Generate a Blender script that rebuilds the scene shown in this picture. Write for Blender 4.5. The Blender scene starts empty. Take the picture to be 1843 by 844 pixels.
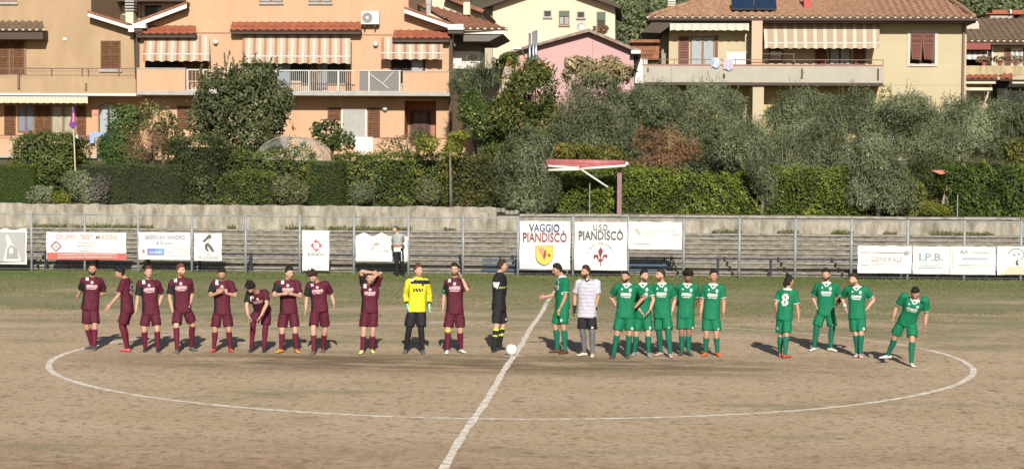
import bpy, math, random
import numpy as np
from mathutils import Vector, Matrix
random.seed(7); rng = np.random.default_rng(7)
sc = bpy.context.scene
# ---------------------------------------------------------------- camera, sky, sun, exposure
FPX, IW, IH = 3404.08, 1843.0, 844.0
CAM = Vector((2.444, -38.3611, 3.9568)); YAW, PIT, ROL = 0.0644, 0.0374, 0.0063
fw = Vector((-math.sin(YAW)*math.cos(PIT), math.cos(YAW)*math.cos(PIT), -math.sin(PIT)))
r0 = Vector((math.cos(YAW), math.sin(YAW), 0)); u0 = r0.cross(fw)
rt = (math.cos(ROL)*r0 + math.sin(ROL)*u0); up = (-math.sin(ROL)*r0 + math.cos(ROL)*u0)
cd = bpy.data.cameras.new('camera'); cam = bpy.data.objects.new('camera', cd); sc.collection.objects.link(cam)
cd.sensor_fit = 'HORIZONTAL'; cd.sensor_width = 36.0; cd.lens = FPX/IW*36.0; cd.clip_start = .5; cd.clip_end = 3000
cam.matrix_world = Matrix(((rt.x, up.x, -fw.x, CAM.x), (rt.y, up.y, -fw.y, CAM.y), (rt.z, up.z, -fw.z, CAM.z), (0, 0, 0, 1)))
sc.camera = cam
SUN_EL, SUN_TO = math.radians(26.5), math.radians(7.6)      # shadows run away from the stand, a little to the left of the camera axis
w = bpy.data.worlds.new('World'); sc.world = w; w.use_nodes = True
nt = w.node_tree; bgn = nt.nodes['Background']; sky = nt.nodes.new('ShaderNodeTexSky'); sky.sky_type = 'NISHITA'; sky.sun_disc = False
sky.sun_elevation = SUN_EL; sky.sun_rotation = math.pi - SUN_TO
nt.links.new(sky.outputs[0], bgn.inputs[0]); bgn.inputs[1].default_value = .05
sl = bpy.data.lights.new('sun', 'SUN'); so = bpy.data.objects.new('sun', sl); sc.collection.objects.link(so)
sl.energy = 5.0; sl.angle = math.radians(.5); sl.color = (1, .93, .82)
d_ = Vector((-math.sin(SUN_TO)*math.cos(SUN_EL), math.cos(SUN_TO)*math.cos(SUN_EL), -math.sin(SUN_EL)))
so.rotation_euler = d_.to_track_quat('-Z', 'Y').to_euler()
sc.view_settings.view_transform = 'Standard'; sc.view_settings.look = 'None'; sc.view_settings.exposure = .45; sc.view_settings.gamma = 1
sc.cycles.max_bounces = 5; sc.cycles.transparent_max_bounces = 6; sc.cycles.diffuse_bounces = 2; sc.cycles.glossy_bounces = 2

# ---------------------------------------------------------------- helpers
C = sc.collection
def ray(px, py): return fw + rt*((px-IW/2)/FPX) + up*((IH/2-py)/FPX)
def atY(px, py, Y):
    d = ray(px, py); return CAM + d*((Y-CAM.y)/d.y)
def ground(px, py, z=0.0):
    d = ray(px, py); return CAM + d*((z-CAM.z)/d.z)
def tag(o, label=None, cat=None, group=None, kind=None):
    if label: o['label'] = label
    if cat: o['category'] = cat
    if group: o['group'] = group
    if kind: o['kind'] = kind
    return o
def empty(name, loc=(0, 0, 0)):
    o = bpy.data.objects.new(name, None); C.objects.link(o); o.location = loc; o.empty_display_size = .2; return o
def parent_keep(o, par):
    o.parent = par; o.matrix_parent_inverse = Matrix.Translation(-Vector(par.location)) if par.type == 'EMPTY' else Matrix.Identity(4)
class MB:
    def __init__(s): s.v = []; s.f = []; s.m = []
    def quad(s, a, b, c, d, m=0):
        n = len(s.v); s.v += [tuple(a), tuple(b), tuple(c), tuple(d)]; s.f.append((n, n+1, n+2, n+3)); s.m.append(m)
    def poly(s, pts, m=0):
        n = len(s.v); s.v += [tuple(p) for p in pts]; s.f.append(tuple(range(n, n+len(pts)))); s.m.append(m)
    def box(s, x0, x1, y0, y1, z0, z1, m=0):
        n = len(s.v); s.v += [(x0, y0, z0), (x1, y0, z0), (x1, y1, z0), (x0, y1, z0), (x0, y0, z1), (x1, y0, z1), (x1, y1, z1), (x0, y1, z1)]
        for f in ((0, 1, 5, 4), (1, 2, 6, 5), (2, 3, 7, 6), (3, 0, 4, 7), (4, 5, 6, 7), (3, 2, 1, 0)): s.f.append(tuple(n+i for i in f)); s.m.append(m)
        return s
    def prism(s, pts, Y0, Y1, m=0, mtop=None):      # pts: (x,z) counter-clockwise seen from the camera
        n = len(s.v); k = len(pts)
        s.v += [(p[0], Y0, p[1]) for p in pts] + [(p[0], Y1, p[1]) for p in pts]
        s.f.append(tuple(range(n, n+k))); s.m.append(m); s.f.append(tuple(n+k+i for i in reversed(range(k)))); s.m.append(m)
        for i in range(k):
            j = (i+1) % k; s.f.append((n+j, n+i, n+k+i, n+k+j)); s.m.append(m if mtop is None else mtop)
        return s
    def tube(s, pts, rad, m=0, n=8, cap=True, hint=None, sq=1.0):
        pts = [Vector(p) for p in pts]
        if not hasattr(rad, '__len__'): rad = [rad]*len(pts)
        base = len(s.v); k = len(pts)
        for i, p in enumerate(pts):
            t = (pts[min(i+1, k-1)]-pts[max(i-1, 0)]).normalized()
            h = Vector(hint) if hint is not None else (Vector((0, 1, 0)) if abs(t.y) < .9 else Vector((1, 0, 0)))
            a = t.cross(h).normalized(); b = a.cross(t).normalized()
            r = rad[i]; ra, rb = (r if hasattr(r, '__len__') else (r, r))
            for j in range(n):
                q = 2*math.pi*j/n; s.v.append(tuple(p + a*(ra*math.cos(q)) + b*(rb*math.sin(q))))
        for i in range(k-1):
            for j in range(n):
                j2 = (j+1) % n; o = base+i*n
                s.f.append((o+j, o+j2, o+n+j2, o+n+j)); s.m.append(m)
        if cap:
            s.f.append(tuple(base+j for j in reversed(range(n)))); s.m.append(m)
            s.f.append(tuple(base+(k-1)*n+j for j in range(n))); s.m.append(m)
        return s
    def ball(s, c, r, m=0, n=10, sc3=(1, 1, 1)):
        c = Vector(c); base = len(s.v); R = n//2
        for i in range(1, R):
            th = math.pi*i/R
            for j in range(n):
                ph = 2*math.pi*j/n
                s.v.append((c.x+r*sc3[0]*math.sin(th)*math.cos(ph), c.y+r*sc3[1]*math.sin(th)*math.sin(ph), c.z+r*sc3[2]*math.cos(th)))
        t = len(s.v); s.v += [(c.x, c.y, c.z+r*sc3[2]), (c.x, c.y, c.z-r*sc3[2])]
        for j in range(n):
            j2 = (j+1) % n; s.f.append((t, base+j, base+j2)); s.m.append(m)
            o = base+(R-2)*n; s.f.append((t+1, o+j2, o+j)); s.m.append(m)
            for i in range(R-2):
                o = base+i*n; s.f.append((o+j, o+n+j, o+n+j2, o+j2)); s.m.append(m)
        return s
    def mesh(s, name, mats):
        me = bpy.data.meshes.new(name); me.from_pydata(s.v, [], s.f)
        for x in (mats if isinstance(mats, (list, tuple)) else [mats]): me.materials.append(x)
        if s.m and max(s.m) > 0: me.polygons.foreach_set('material_index', s.m)
        me.update(); return me
    def build(s, name, mats, par=None, smooth=False):
        me = s.mesh(name, mats)
        if smooth: me.polygons.foreach_set('use_smooth', [True]*len(me.polygons))
        o = bpy.data.objects.new(name, me); C.objects.link(o)
        if par is not None: parent_keep(o, par)
        return o
_M = {}; ALB = .75
def mat(name, col, rough=.8, var=0.0, scale=3.0, bump=0.0, bscale=20.0, metal=0.0, stain=None, spec=.3, sub=0.0, stretch=(1, 1, 1)):
    if name in _M: return _M[name]
    col = tuple(c*ALB for c in col); stain = tuple(c*ALB for c in stain) if stain else None
    m = bpy.data.materials.new(name); m.use_nodes = True; n = m.node_tree.nodes; L = m.node_tree.links; p = n['Principled BSDF']
    p.inputs['Base Color'].default_value = (*col, 1); p.inputs['Roughness'].default_value = rough; p.inputs['Metallic'].default_value = metal
    p.inputs['Specular IOR Level'].default_value = spec
    if var or stain or bump:
        tc = n.new('ShaderNodeNewGeometry'); mp = n.new('ShaderNodeMapping'); mp.inputs['Scale'].default_value = stretch; L.new(tc.outputs['Position'], mp.inputs[0])
    if var or stain:
        nz = n.new('ShaderNodeTexNoise'); nz.inputs['Scale'].default_value = scale; nz.inputs['Detail'].default_value = 6; nz.inputs['Roughness'].default_value = .65; L.new(mp.outputs[0], nz.inputs[0])
        cr = n.new('ShaderNodeValToRGB'); L.new(nz.outputs[0], cr.inputs[0])
        c2 = stain if stain else tuple(c*(1-var) for c in col)
        cr.color_ramp.elements[0].position = .35; cr.color_ramp.elements[1].position = .65
        cr.color_ramp.elements[0].color = (*c2, 1); cr.color_ramp.elements[1].color = (*[min(1, c*(1+var*.4)) for c in col], 1); L.new(cr.outputs[0], p.inputs['Base Color'])
    if bump:
        b = n.new('ShaderNodeTexNoise'); b.inputs['Scale'].default_value = bscale; b.inputs['Detail'].default_value = 4; L.new(mp.outputs[0], b.inputs[0])
        bn = n.new('ShaderNodeBump'); bn.inputs['Strength'].default_value = bump; bn.inputs['Distance'].default_value = .02; L.new(b.outputs[0], bn.inputs['Height']); L.new(bn.outputs[0], p.inputs['Normal'])
    _M[name] = m; return m
def leafmat(name, c1, c2, c3=None, trans=.25, rough=.55, f=1.12):
    if name in _M: return _M[name]
    c1, c2, c3 = [tuple(q*f for q in c) if c else None for c in (c1, c2, c3)]
    m = bpy.data.materials.new(name); m.use_nodes = True; n = m.node_tree.nodes; L = m.node_tree.links; p = n['Principled BSDF']
    at = n.new('ShaderNodeAttribute'); at.attribute_name = 'tint'; cr = n.new('ShaderNodeValToRGB'); L.new(at.outputs['Fac'], cr.inputs[0])
    e = cr.color_ramp.elements; e[0].color = (*c1, 1); e[1].color = (*c2, 1)
    if c3: e[1].position = .82; x = e.new(1.0); x.color = (*c3, 1)
    L.new(cr.outputs[0], p.inputs['Base Color']); p.inputs['Roughness'].default_value = rough; p.inputs['Specular IOR Level'].default_value = .15
    tl = n.new('ShaderNodeBsdfTranslucent'); L.new(cr.outputs[0], tl.inputs[0]); mx = n.new('ShaderNodeMixShader'); mx.inputs[0].default_value = trans
    L.new(p.outputs[0], mx.inputs[1]); L.new(tl.outputs[0], mx.inputs[2]); L.new(mx.outputs[0], n['Material Output'].inputs[0])
    _M[name] = m; return m
def vnoise(P, s, seed=0):
    """cheap smooth pseudo noise of points, about -1..1"""
    r = np.random.default_rng(seed); out = np.zeros(len(P))
    for k in range(5):
        d = r.normal(size=3); d /= np.linalg.norm(d); out += np.sin((P @ d)*s*(1+.35*k) + r.uniform(0, 6.28) + 1.3*np.sin((P @ np.roll(d, 1))*s*.8))
    return out/2.6
def np_mesh(name, V, F, mats, mi=None, smooth=False, attr=None):
    """V (n,3), F (m,k) of equal-size faces"""
    me = bpy.data.meshes.new(name); m, k = F.shape
    me.vertices.add(len(V)); me.vertices.foreach_set('co', V.astype(np.float32).ravel())
    me.loops.add(m*k); me.loops.foreach_set('vertex_index', F.astype(np.int32).ravel())
    me.polygons.add(m); me.polygons.foreach_set('loop_start', np.arange(0, m*k, k, dtype=np.int32))
    try: me.polygons.foreach_set('loop_total', np.full(m, k, dtype=np.int32))
    except Exception: pass
    for x in (mats if isinstance(mats, (list, tuple)) else [mats]): me.materials.append(x)
    if mi is not None: me.polygons.foreach_set('material_index', mi.astype(np.int32))
    if smooth: me.polygons.foreach_set('use_smooth', np.ones(m, dtype=bool))
    if attr is not None:
        a = me.attributes.new('tint', 'FLOAT', 'FACE'); a.data.foreach_set('value', attr.astype(np.float32))
    me.update(calc_edges=True); me.validate(); return me
def obj(name, me, par=None):
    o = bpy.data.objects.new(name, me); C.objects.link(o)
    if par is not None: parent_keep(o, par)
    return o
_dgtmp = []
def evaluated(me, mods):
    o = bpy.data.objects.new('tmp', me); C.objects.link(o)
    for t, kw in mods:
        m = o.modifiers.new('m', t)
        for k, v in kw.items(): setattr(m, k, v)
    dg = bpy.context.evaluated_depsgraph_get(); dg.update()
    r = bpy.data.meshes.new_from_object(o.evaluated_get(dg)); C.objects.unlink(o); bpy.data.objects.remove(o); return r
def text_mesh(body, size, material, width=None, bold=.0, extr=.002):
    c = bpy.data.curves.new('t', 'FONT'); c.body = body; c.size = size; c.extrude = extr; c.offset = bold; c.align_x = 'CENTER'; c.align_y = 'CENTER'; c.resolution_u = 3
    me = evaluated(c, []); bpy.data.curves.remove(c)
    me.materials.clear(); me.materials.append(material)
    n = len(me.vertices); V = np.zeros(n*3); me.vertices.foreach_get('co', V); V = V.reshape(-1, 3)
    if width and n: V[:, 0] *= width/(V[:, 0].max()-V[:, 0].min())
    V = np.stack([V[:, 0], -V[:, 2], V[:, 1]], 1); me.vertices.foreach_set('co', V.ravel()); me.update(); return me
# ---------------------------------------------------------------- ground
def pitch_material():
    m = bpy.data.materials.new('worn pitch'); m.use_nodes = True; n = m.node_tree.nodes; L = m.node_tree.links; p = n['Principled BSDF']
    geo = n.new('ShaderNodeNewGeometry')
    def mapped(sx, sy, off=0):
        mp = n.new('ShaderNodeMapping'); mp.inputs['Scale'].default_value = (sx, sy, 1); mp.inputs['Location'].default_value = (off, off, 0); L.new(geo.outputs['Position'], mp.inputs[0]); return mp.outputs[0]
    def noise(vec, s, det=6, ro=.6):
        x = n.new('ShaderNodeTexNoise'); x.inputs['Scale'].default_value = s; x.inputs['Detail'].default_value = det; x.inputs['Roughness'].default_value = ro; L.new(vec, x.inputs[0]); return x.outputs[0]
    def ramp(v, a, b, ca=(0, 0, 0, 1), cb=(1, 1, 1, 1)):
        r = n.new('ShaderNodeValToRGB'); r.color_ramp.elements[0].position = a; r.color_ramp.elements[1].position = b; r.color_ramp.elements[0].color = ca; r.color_ramp.elements[1].color = cb; L.new(v, r.inputs[0]); return r.outputs[0]
    def math_(op, a, b):
        x = n.new('ShaderNodeMath'); x.operation = op; x.use_clamp = True
        for i, v in enumerate((a, b)):
            if isinstance(v, (int, float)): x.inputs[i].default_value = v
            else: L.new(v, x.inputs[i])
        return x.outputs[0]
    def mix(f, a, b):
        x = n.new('ShaderNodeMix'); x.data_type = 'RGBA'; L.new(f, x.inputs[0])
        for i, v in ((6, a), (7, b)):
            if isinstance(v, tuple): x.inputs[i].default_value = v
            else: L.new(v, x.inputs[i])
        return x.outputs[2]
    sep = n.new('ShaderNodeSeparateXYZ'); L.new(geo.outputs['Position'], sep.inputs[0]); Y = sep.outputs[1]; X = sep.outputs[0]
    base = ramp(noise(mapped(.35, .6), 1.0), .3, .7, (.51, .378, .25, 1), (.60, .465, .328, 1))
    grit = ramp(noise(mapped(1, .55), 6.0, 8, .7), .36, .56, (.20, .12, .065, 1), (1, 1, 1, 1))
    grit = ramp(noise(mapped(1, .75, 3), 7.0, 8, .70), .36, .47)
    col = mix(math_('MULTIPLY', math_('SUBTRACT', 1.0, grit), .8), base, (.27, .195, .125, 1))
    cl = ramp(noise(mapped(1, .8, 31), 3.6, 3, .55), .345, .40); col = mix(math_('MULTIPLY', math_('SUBTRACT', 1.0, cl), .6), col, (.25, .18, .115, 1))
    cl2 = ramp(noise(mapped(1, .8, 41), 9.0, 3, .55), .36, .42); col = mix(math_('MULTIPLY', math_('SUBTRACT', 1.0, cl2), .5), col, (.27, .195, .125, 1))
    # redder loose soil near the stand
    near = n.new('ShaderNodeMapRange'); L.new(Y, near.inputs[0]); near.inputs[1].default_value = -11.0; near.inputs[2].default_value = -15.5
    nn = math_('MULTIPLY', near.outputs[0], ramp(noise(mapped(.25, .5, 9), 1.0), .30, .55)); col = mix(nn, col, mix(ramp(noise(mapped(1.6, 1.3, 11), 2.2, 8, .72), .40, .56), (.20, .12, .075, 1), (.44, .285, .195, 1)))
    sc1 = ramp(noise(mapped(.5, .22, 21), 1.0, 9, .75), .30, .43); col = mix(math_('MULTIPLY', math_('SUBTRACT', 1.0, sc1), .45), col, (.30, .22, .15, 1))
    # trodden damp strip along the line of the players
    band = n.new('ShaderNodeMapRange'); band.interpolation_type = 'SMOOTHSTEP'
    dy = math_('ABSOLUTE', math_('ADD', math_('MULTIPLY', Y, 1.0), 0.0), 0)
    ab = n.new('ShaderNodeMath'); ab.operation = 'ABSOLUTE'; ad = n.new('ShaderNodeMath'); ad.operation = 'ADD'; L.new(Y, ad.inputs[0]); ad.inputs[1].default_value = 1.1; L.new(ad.outputs[0], ab.inputs[0])
    L.new(ab.outputs[0], band.inputs[0]); band.inputs[1].default_value = 2.9; band.inputs[2].default_value = .5
    bx = n.new('ShaderNodeMapRange'); ax = n.new('ShaderNodeMath'); ax.operation = 'ABSOLUTE'; a2 = n.new('ShaderNodeMath'); a2.operation = 'ADD'; a2.inputs[1].default_value = .8; L.new(X, a2.inputs[0]); L.new(a2.outputs[0], ax.inputs[0])
    L.new(ax.outputs[0], bx.inputs[0]); bx.inputs[1].default_value = 9.0; bx.inputs[2].default_value = 4.0
    bf = math_('MULTIPLY', math_('MULTIPLY', band.outputs[0], bx.outputs[0]), ramp(noise(mapped(.45, 1.6, 5), 1.0, 8, .7), .36, .54)); col = mix(math_('MULTIPLY', bf, .85), col, (.165, .12, .075, 1))
    # grass taking over towards the far touchline
    g1 = n.new('ShaderNodeMapRange'); L.new(Y, g1.inputs[0]); g1.inputs[1].default_value = -1.0; g1.inputs[2].default_value = 25.0; g1.inputs[3].default_value = -.12; g1.inputs[4].default_value = .30
    gn = noise(mapped(.16, .36, 2), 1.0, 9, .66); gn2 = noise(mapped(1.6, 2.2, 7), 1.0, 6, .7)
    s = n.new('ShaderNodeMath'); s.operation = 'ADD'; L.new(gn, s.inputs[0]); L.new(g1.outputs[0], s.inputs[1])
    s2 = n.new('ShaderNodeMath'); s2.operation = 'MULTIPLY_ADD'; L.new(gn2, s2.inputs[0]); s2.inputs[1].default_value = .35; L.new(s.outputs[0], s2.inputs[2])
    gm = ramp(s2.outputs[0], .62, .82); gcol = mix(noise(mapped(.8, 1.2, 4), 1.0, 5), (.165, .180, .080, 1), (.30, .285, .17, 1))
    col = mix(math_('MULTIPLY', gm, .85), col, gcol)
    g3 = n.new('ShaderNodeMapRange'); L.new(Y, g3.inputs[0]); g3.inputs[1].default_value = 21.0; g3.inputs[2].default_value = 26.0
    col = mix(math_('MULTIPLY', g3.outputs[0], ramp(noise(mapped(.3, .8, 1), 1.0), .3, .5)), col, (.115, .175, .045, 1))
    L.new(col, p.inputs['Base Color']); p.inputs['Roughness'].default_value = .95; p.inputs['Specular IOR Level'].default_value = .1
    bn = n.new('ShaderNodeBump'); bn.inputs['Strength'].default_value = .8; bn.inputs['Distance'].default_value = .06
    hh = n.new('ShaderNodeMath'); hh.operation = 'ADD'; L.new(noise(mapped(.8, 1.1, 3), 5.0, 8, .72), hh.inputs[0]); L.new(noise(mapped(1, 1, 6), 22.0, 4), hh.inputs[1])
    L.new(hh.outputs[0], bn.inputs['Height']); L.new(bn.outputs[0], p.inputs['Normal']); return m
b = MB(); b.quad((-70, -45, 0), (70, -45, 0), (70, 29.2, 0), (-70, 29.2, 0)); tag(b.build('ground', pitch_material()), kind='structure', label='worn football pitch, bare brown earth with thinning grass towards the fence')
# lime lines
def line_material():
    m = bpy.data.materials.new('lime line'); m.use_nodes = True; n = m.node_tree.nodes; L = m.node_tree.links; p = n['Principled BSDF']
    geo = n.new('ShaderNodeNewGeometry'); x = n.new('ShaderNodeTexNoise'); x.inputs['Scale'].default_value = 5.0; x.inputs['Detail'].default_value = 8; x.inputs['Roughness'].default_value = .7; L.new(geo.outputs[0], x.inputs[0])
    r = n.new('ShaderNodeValToRGB'); L.new(x.outputs[0], r.inputs[0]); r.color_ramp.elements[0].position = .40; r.color_ramp.elements[1].position = .60
    r.color_ramp.elements[0].color = (.52, .40, .29, 1); r.color_ramp.elements[1].color = (.84, .81, .75, 1); L.new(r.outputs[0], p.inputs['Base Color']); p.inputs['Roughness'].default_value = .95; return m
ML = line_material()
cpts = [(87,658),(92,648),(116.9,635.8),(143,628.7),(211.7,615.7),(300,602.5),(439,590.8),(541,585.2),(695.7,580.9),(927.9,579.6),(1085.8,582),(1328,590.7),(1430.5,599.4),(1568.4,612.2),(1666,629),(1716.5,642.4),(1744,656),(1750,667),(1743.4,681.8),(1699.7,698),(1581.9,722.5),(1447.3,737.7),(1391,742.6),(1198.6,750.3),(999.5,753.6),(776.5,752.6),(642,746.7),(439,733),(356.2,725.9),(249.6,710.5),(154.8,692.7),(107.4,677.3),(94,668)]
pc = [ground(*q) for q in cpts]; an = np.unwrap(np.array([math.atan2(q.y, q.x) for q in pc])); rd = np.array([math.hypot(q.x, q.y) for q in pc])
o_ = np.argsort(an % (2*math.pi)); A0 = (an % (2*math.pi))[o_]; R0 = rd[o_]
A1 = np.concatenate([A0-2*math.pi, A0, A0+2*math.pi]); R1 = np.tile(R0, 3)
def circ_r(a):
    s = 0; 
    for d in np.linspace(-.22, .22, 9): s = s+np.interp(a+d, A1, R1)
    return s/9
b = MB(); N = 700; ring = []
for i in range(N):
    a = 2*math.pi*i/N; r = float(circ_r(a)); wv = (.062 if math.sin(a) < .3 else .05)+random.uniform(-.010, .010); r += random.uniform(-.006, .006)
    ring.append(((math.cos(a)*(r-wv), math.sin(a)*(r-wv), .004), (math.cos(a)*(r+wv), math.sin(a)*(r+wv), .004)))
for i in range(N):
    j = (i+1) % N; b.quad(ring[i][0], ring[i][1], ring[j][1], ring[j][0])
tag(b.build('centre_circle', ML), 'white lime centre circle marked on the brown earth', kind='structure')
b = MB(); ys = np.linspace(-24, 28, 400); hq = [(random.uniform(-.005, .005)+.015*math.sin(y*.7), .060+random.uniform(-.009, .009)+.006*math.sin(y*3.1)) for y in ys]
for i in range(399):
    q = (hq[i], hq[i+1])
    z = .008
    b.quad((q[0][0]-q[0][1], ys[i], z), (q[0][0]+q[0][1], ys[i], z), (q[1][0]+q[1][1], ys[i+1], z), (q[1][0]-q[1][1], ys[i+1], z))
tag(b.build('halfway_line', ML), 'thick white lime halfway line running from the foreground towards the fence', kind='structure')
b = MB(); g = ground(922, 641); b.poly([(g.x+.25*math.cos(t*math.pi/9)*(1+.15*math.sin(t*2.2)), g.y+.10*math.sin(t*math.pi/9)*(1+.3*math.sin(t*1.7)), .012) for t in range(18)])
tag(b.build('centre_spot', ML), 'smudged white lime centre spot under the ball', kind='structure')
# ball
def ball():
    me = bpy.data.meshes.new('football'); import bmesh
    bm = bmesh.new(); bmesh.ops.create_icosphere(bm, subdivisions=1, radius=1)
    bm.verts.ensure_lookup_table(); bmesh.ops.subdivide_edges(bm, edges=bm.edges[:], cuts=2, use_grid_fill=True)
    for v in bm.verts: v.co = v.co.normalized()*.125
    bm.to_mesh(me); bm.free(); me = evaluated(me, [('SUBSURF', dict(levels=1, render_levels=1))])
    me.materials.append(mat('ball white', (.82, .82, .80), .4, bump=.0)); me.materials.append(mat('ball seam', (.35, .36, .38), .5))
    cs = np.zeros(len(me.polygons)*3); me.polygons.foreach_get('center', cs); cs = cs.reshape(-1, 3); cs /= np.linalg.norm(cs, axis=1)[:, None]
    ph = (1+5**.5)/2; ic = [(0, s, t*ph) for s in (1, -1) for t in (1, -1)]; ic += [(b_, c_, a_) for a_, b_, c_ in ic] + [(c_, a_, b_) for a_, b_, c_ in ic]
    ic = np.array(ic); ic /= np.linalg.norm(ic, axis=1)[:, None]; d = (cs @ ic.T).max(1); me.polygons.foreach_set('material_index', ((d > .925) & (d < .94)).astype(np.int32))
    me.polygons.foreach_set('use_smooth', [True]*len(me.polygons)); o = obj('football', me); o.location = (g.x-.02, g.y+.02, .135); return o
tag(ball(), 'white football resting on the centre spot', 'ball')
# grass tufts on the far half
def grass():
    n = 150000; x = rng.uniform(-19, 23, n); y = 28.9 - (rng.random(n)**1.25)*24
    P = np.stack([x, y, np.zeros(n)], 1); k = vnoise(P*np.array([1, 1.8, 1]), .9, 3) + vnoise(P*np.array([1, 2, 1]), .27, 5) + (y-12)/9
    P = P[(k > .15) & (rng.random(n) < np.clip(.25+k*.3, 0, 1))]; n = len(P)
    a = rng.uniform(0, 6.28, n); wd = rng.uniform(.008, .02, n); h = rng.uniform(.012, .03, n)*(1+.9*(P[:, 1] > 27.6)); dx = np.cos(a)*wd; dy = np.sin(a)*wd
    lx = rng.normal(0, .012, n); V = np.stack([P+np.stack([-dx, -dy, np.zeros(n)], 1), P+np.stack([dx, dy, np.zeros(n)], 1), P+np.stack([dx+lx, dy, h], 1), P+np.stack([-dx+lx, -dy, h*.8], 1)], 1).reshape(-1, 3)
    F = np.arange(n*4).reshape(-1, 4); me = np_mesh('grass', V, F, leafmat('grass leaf', (.12, .125, .05), (.20, .20, .09), trans=.4), attr=rng.random(n))
    tag(obj('grass', me), 'sparse short grass tufts on the far half of the pitch', kind='stuff')
grass()

# ---------------------------------------------------------------- terraces, wall, embankment
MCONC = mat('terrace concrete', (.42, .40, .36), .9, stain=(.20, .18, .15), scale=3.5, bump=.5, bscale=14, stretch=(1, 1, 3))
MRISE = mat('shaded terrace riser', (.31, .28, .225), .95, stain=(.13, .11, .08), scale=4, bump=.6, bscale=10)  # dirty riser tone, darkened further to stand in for the nosing shadow
MWALL = mat('stained wall concrete', (.46, .425, .355), .92, stain=(.19, .17, .13), scale=2.2, bump=.6, bscale=9, stretch=(1.4, 1, .55))
FY = 28.134; TX0, TX1 = -24, 27
root = empty('terrace', (1, 30, 0)); tag(root, 'low weathered concrete terrace of narrow steps behind the pitch fence', 'terrace')
ty = 29.4; dzs = .152; dys = .5; NS = 9
for i in range(NS):
    y0 = ty + i*dys; z1 = (i+1)*dzs; b = MB(); x = TX0
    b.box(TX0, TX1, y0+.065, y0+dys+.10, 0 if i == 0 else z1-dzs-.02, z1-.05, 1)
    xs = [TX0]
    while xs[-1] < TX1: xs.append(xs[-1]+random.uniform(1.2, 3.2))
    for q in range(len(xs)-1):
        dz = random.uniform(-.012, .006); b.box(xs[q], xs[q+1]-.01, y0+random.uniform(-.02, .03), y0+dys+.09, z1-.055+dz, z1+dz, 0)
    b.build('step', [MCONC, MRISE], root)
WY = ty+NS*dys
def topz(px, py, Y): return atY(px, py, Y).z
zL, zR = topz(440, 369.5, WY), topz(1400, 388.5, WY); xb = atY(893, 400, WY).x
root = empty('rear_wall', (0, WY, 1)); tag(root, 'long stained concrete wall standing behind the top step of the terrace', 'wall')
def wall_piece(x0, x1, z, nm, jag, mt):
    n = int((x1-x0)/.3); xs = np.linspace(x0, x1, n); pts = [(x0, 1.2)] + [(x1, 1.2)] + [(float(x), z+(random.uniform(-jag, jag))) for x in xs[::-1]]
    MB().prism(pts, WY+.1, WY+.42, 0).build(nm, mt, root)
wall_piece(TX0, xb, zL, 'wall_section', .03, MWALL); wall_piece(xb+.01, TX1, zR-.10, 'wall_section', .008, MWALL)
b = MB()
for q in range(12): b.box(xb+.9+q*2.1, xb+.9+(q+1)*2.1-.02, WY+.02, WY+.5, zR-.09, zR+random.uniform(-.01, .01))
b.build('coping', MCONC, root)
b = MB()
for q in range(9):
    x = xb-.6+q*.17; b.ball((x, WY+.15, zR+.02+.12*random.random()), .12, 0, 6, (1, .8, .9))
b.build('broken_end', MCONC, root)
# weeds at the wall foot are part of the ground cover
# low railing with navy posts
root = empty('terrace_railing', (0, ty-.25, 0)); tag(root, 'low navy painted railing along the foot of the terrace steps', 'railing')
MNAVY = mat('navy paint', (.02, .022, .045), .6); MGALV = mat('galvanised steel', (.36, .39, .42), .45, metal=.0, var=.25, scale=6)
zt = topz(1330, 465.5, ty-.3)
MB().box(-21, 24, ty-.33, ty-.29, zt-.03, zt+.03).build('top_rail', MNAVY, root)
for px in [83, 175, 268, 360, 452, 900, 958, 1195, 1292, 1387, 1583, 1678, 1775]:
    p = atY(px, 480, ty-.3); MB().box(p.x-.045, p.x+.045, ty-.35, ty-.27, .0, zt-.031).build('post', MNAVY, root)
for px0, px1, py0, py1 in ((868, 934, 466, 490), (1132, 1200, 466, 489)):
    for k in range(3):
        a = atY(px0, py0+k*9, ty-.42); c = atY(px1, py0+k*9+4, ty-.42); MB().box(a.x, c.x, ty-.44, ty-.40, c.z, a.z).build('plank', mat('blue plank', (.06, .10, .17), .6), root)
# fence
froot = empty('pitch_fence', (0, FY, 0)); tag(froot, 'tall galvanised post and rail fence between the pitch and the terrace', 'fence')
PX = [-19.1031+1.9412*i for i in range(-1, 21)]; FH = 2.09
for x in PX:
    MB().tube([(x, FY, -.02), (x, FY, FH+random.uniform(-.01, .02))], .047, n=8).build('post', MGALV, froot, True)
for i in range(len(PX)-1):
    b = MB(); b.tube([(PX[i]+.02, FY-.03, FH-.05), (PX[i+1]-.02, FY-.03, FH-.05+random.uniform(-.006, .006))], .019, n=6); b.build('top_rail', MGALV, froot, True)
b = MB()
for z in (.1, .75, 1.4):
    b.tube([(PX[0], FY-.04, z), (PX[-1], FY-.04, z)], .004, n=4)
for i in range(len(PX)-1):       # chain link: crossing wires
    x = PX[i]+.05
    for k in range(26):
        x0 = PX[i]+.05+k*.0735; x1 = x0
        b.tube([(x0, FY-.035, .04), (x0+.0, FY-.035, FH-.06)], .001, n=3, cap=False)
b.build('wire_mesh', MGALV, froot)
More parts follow.
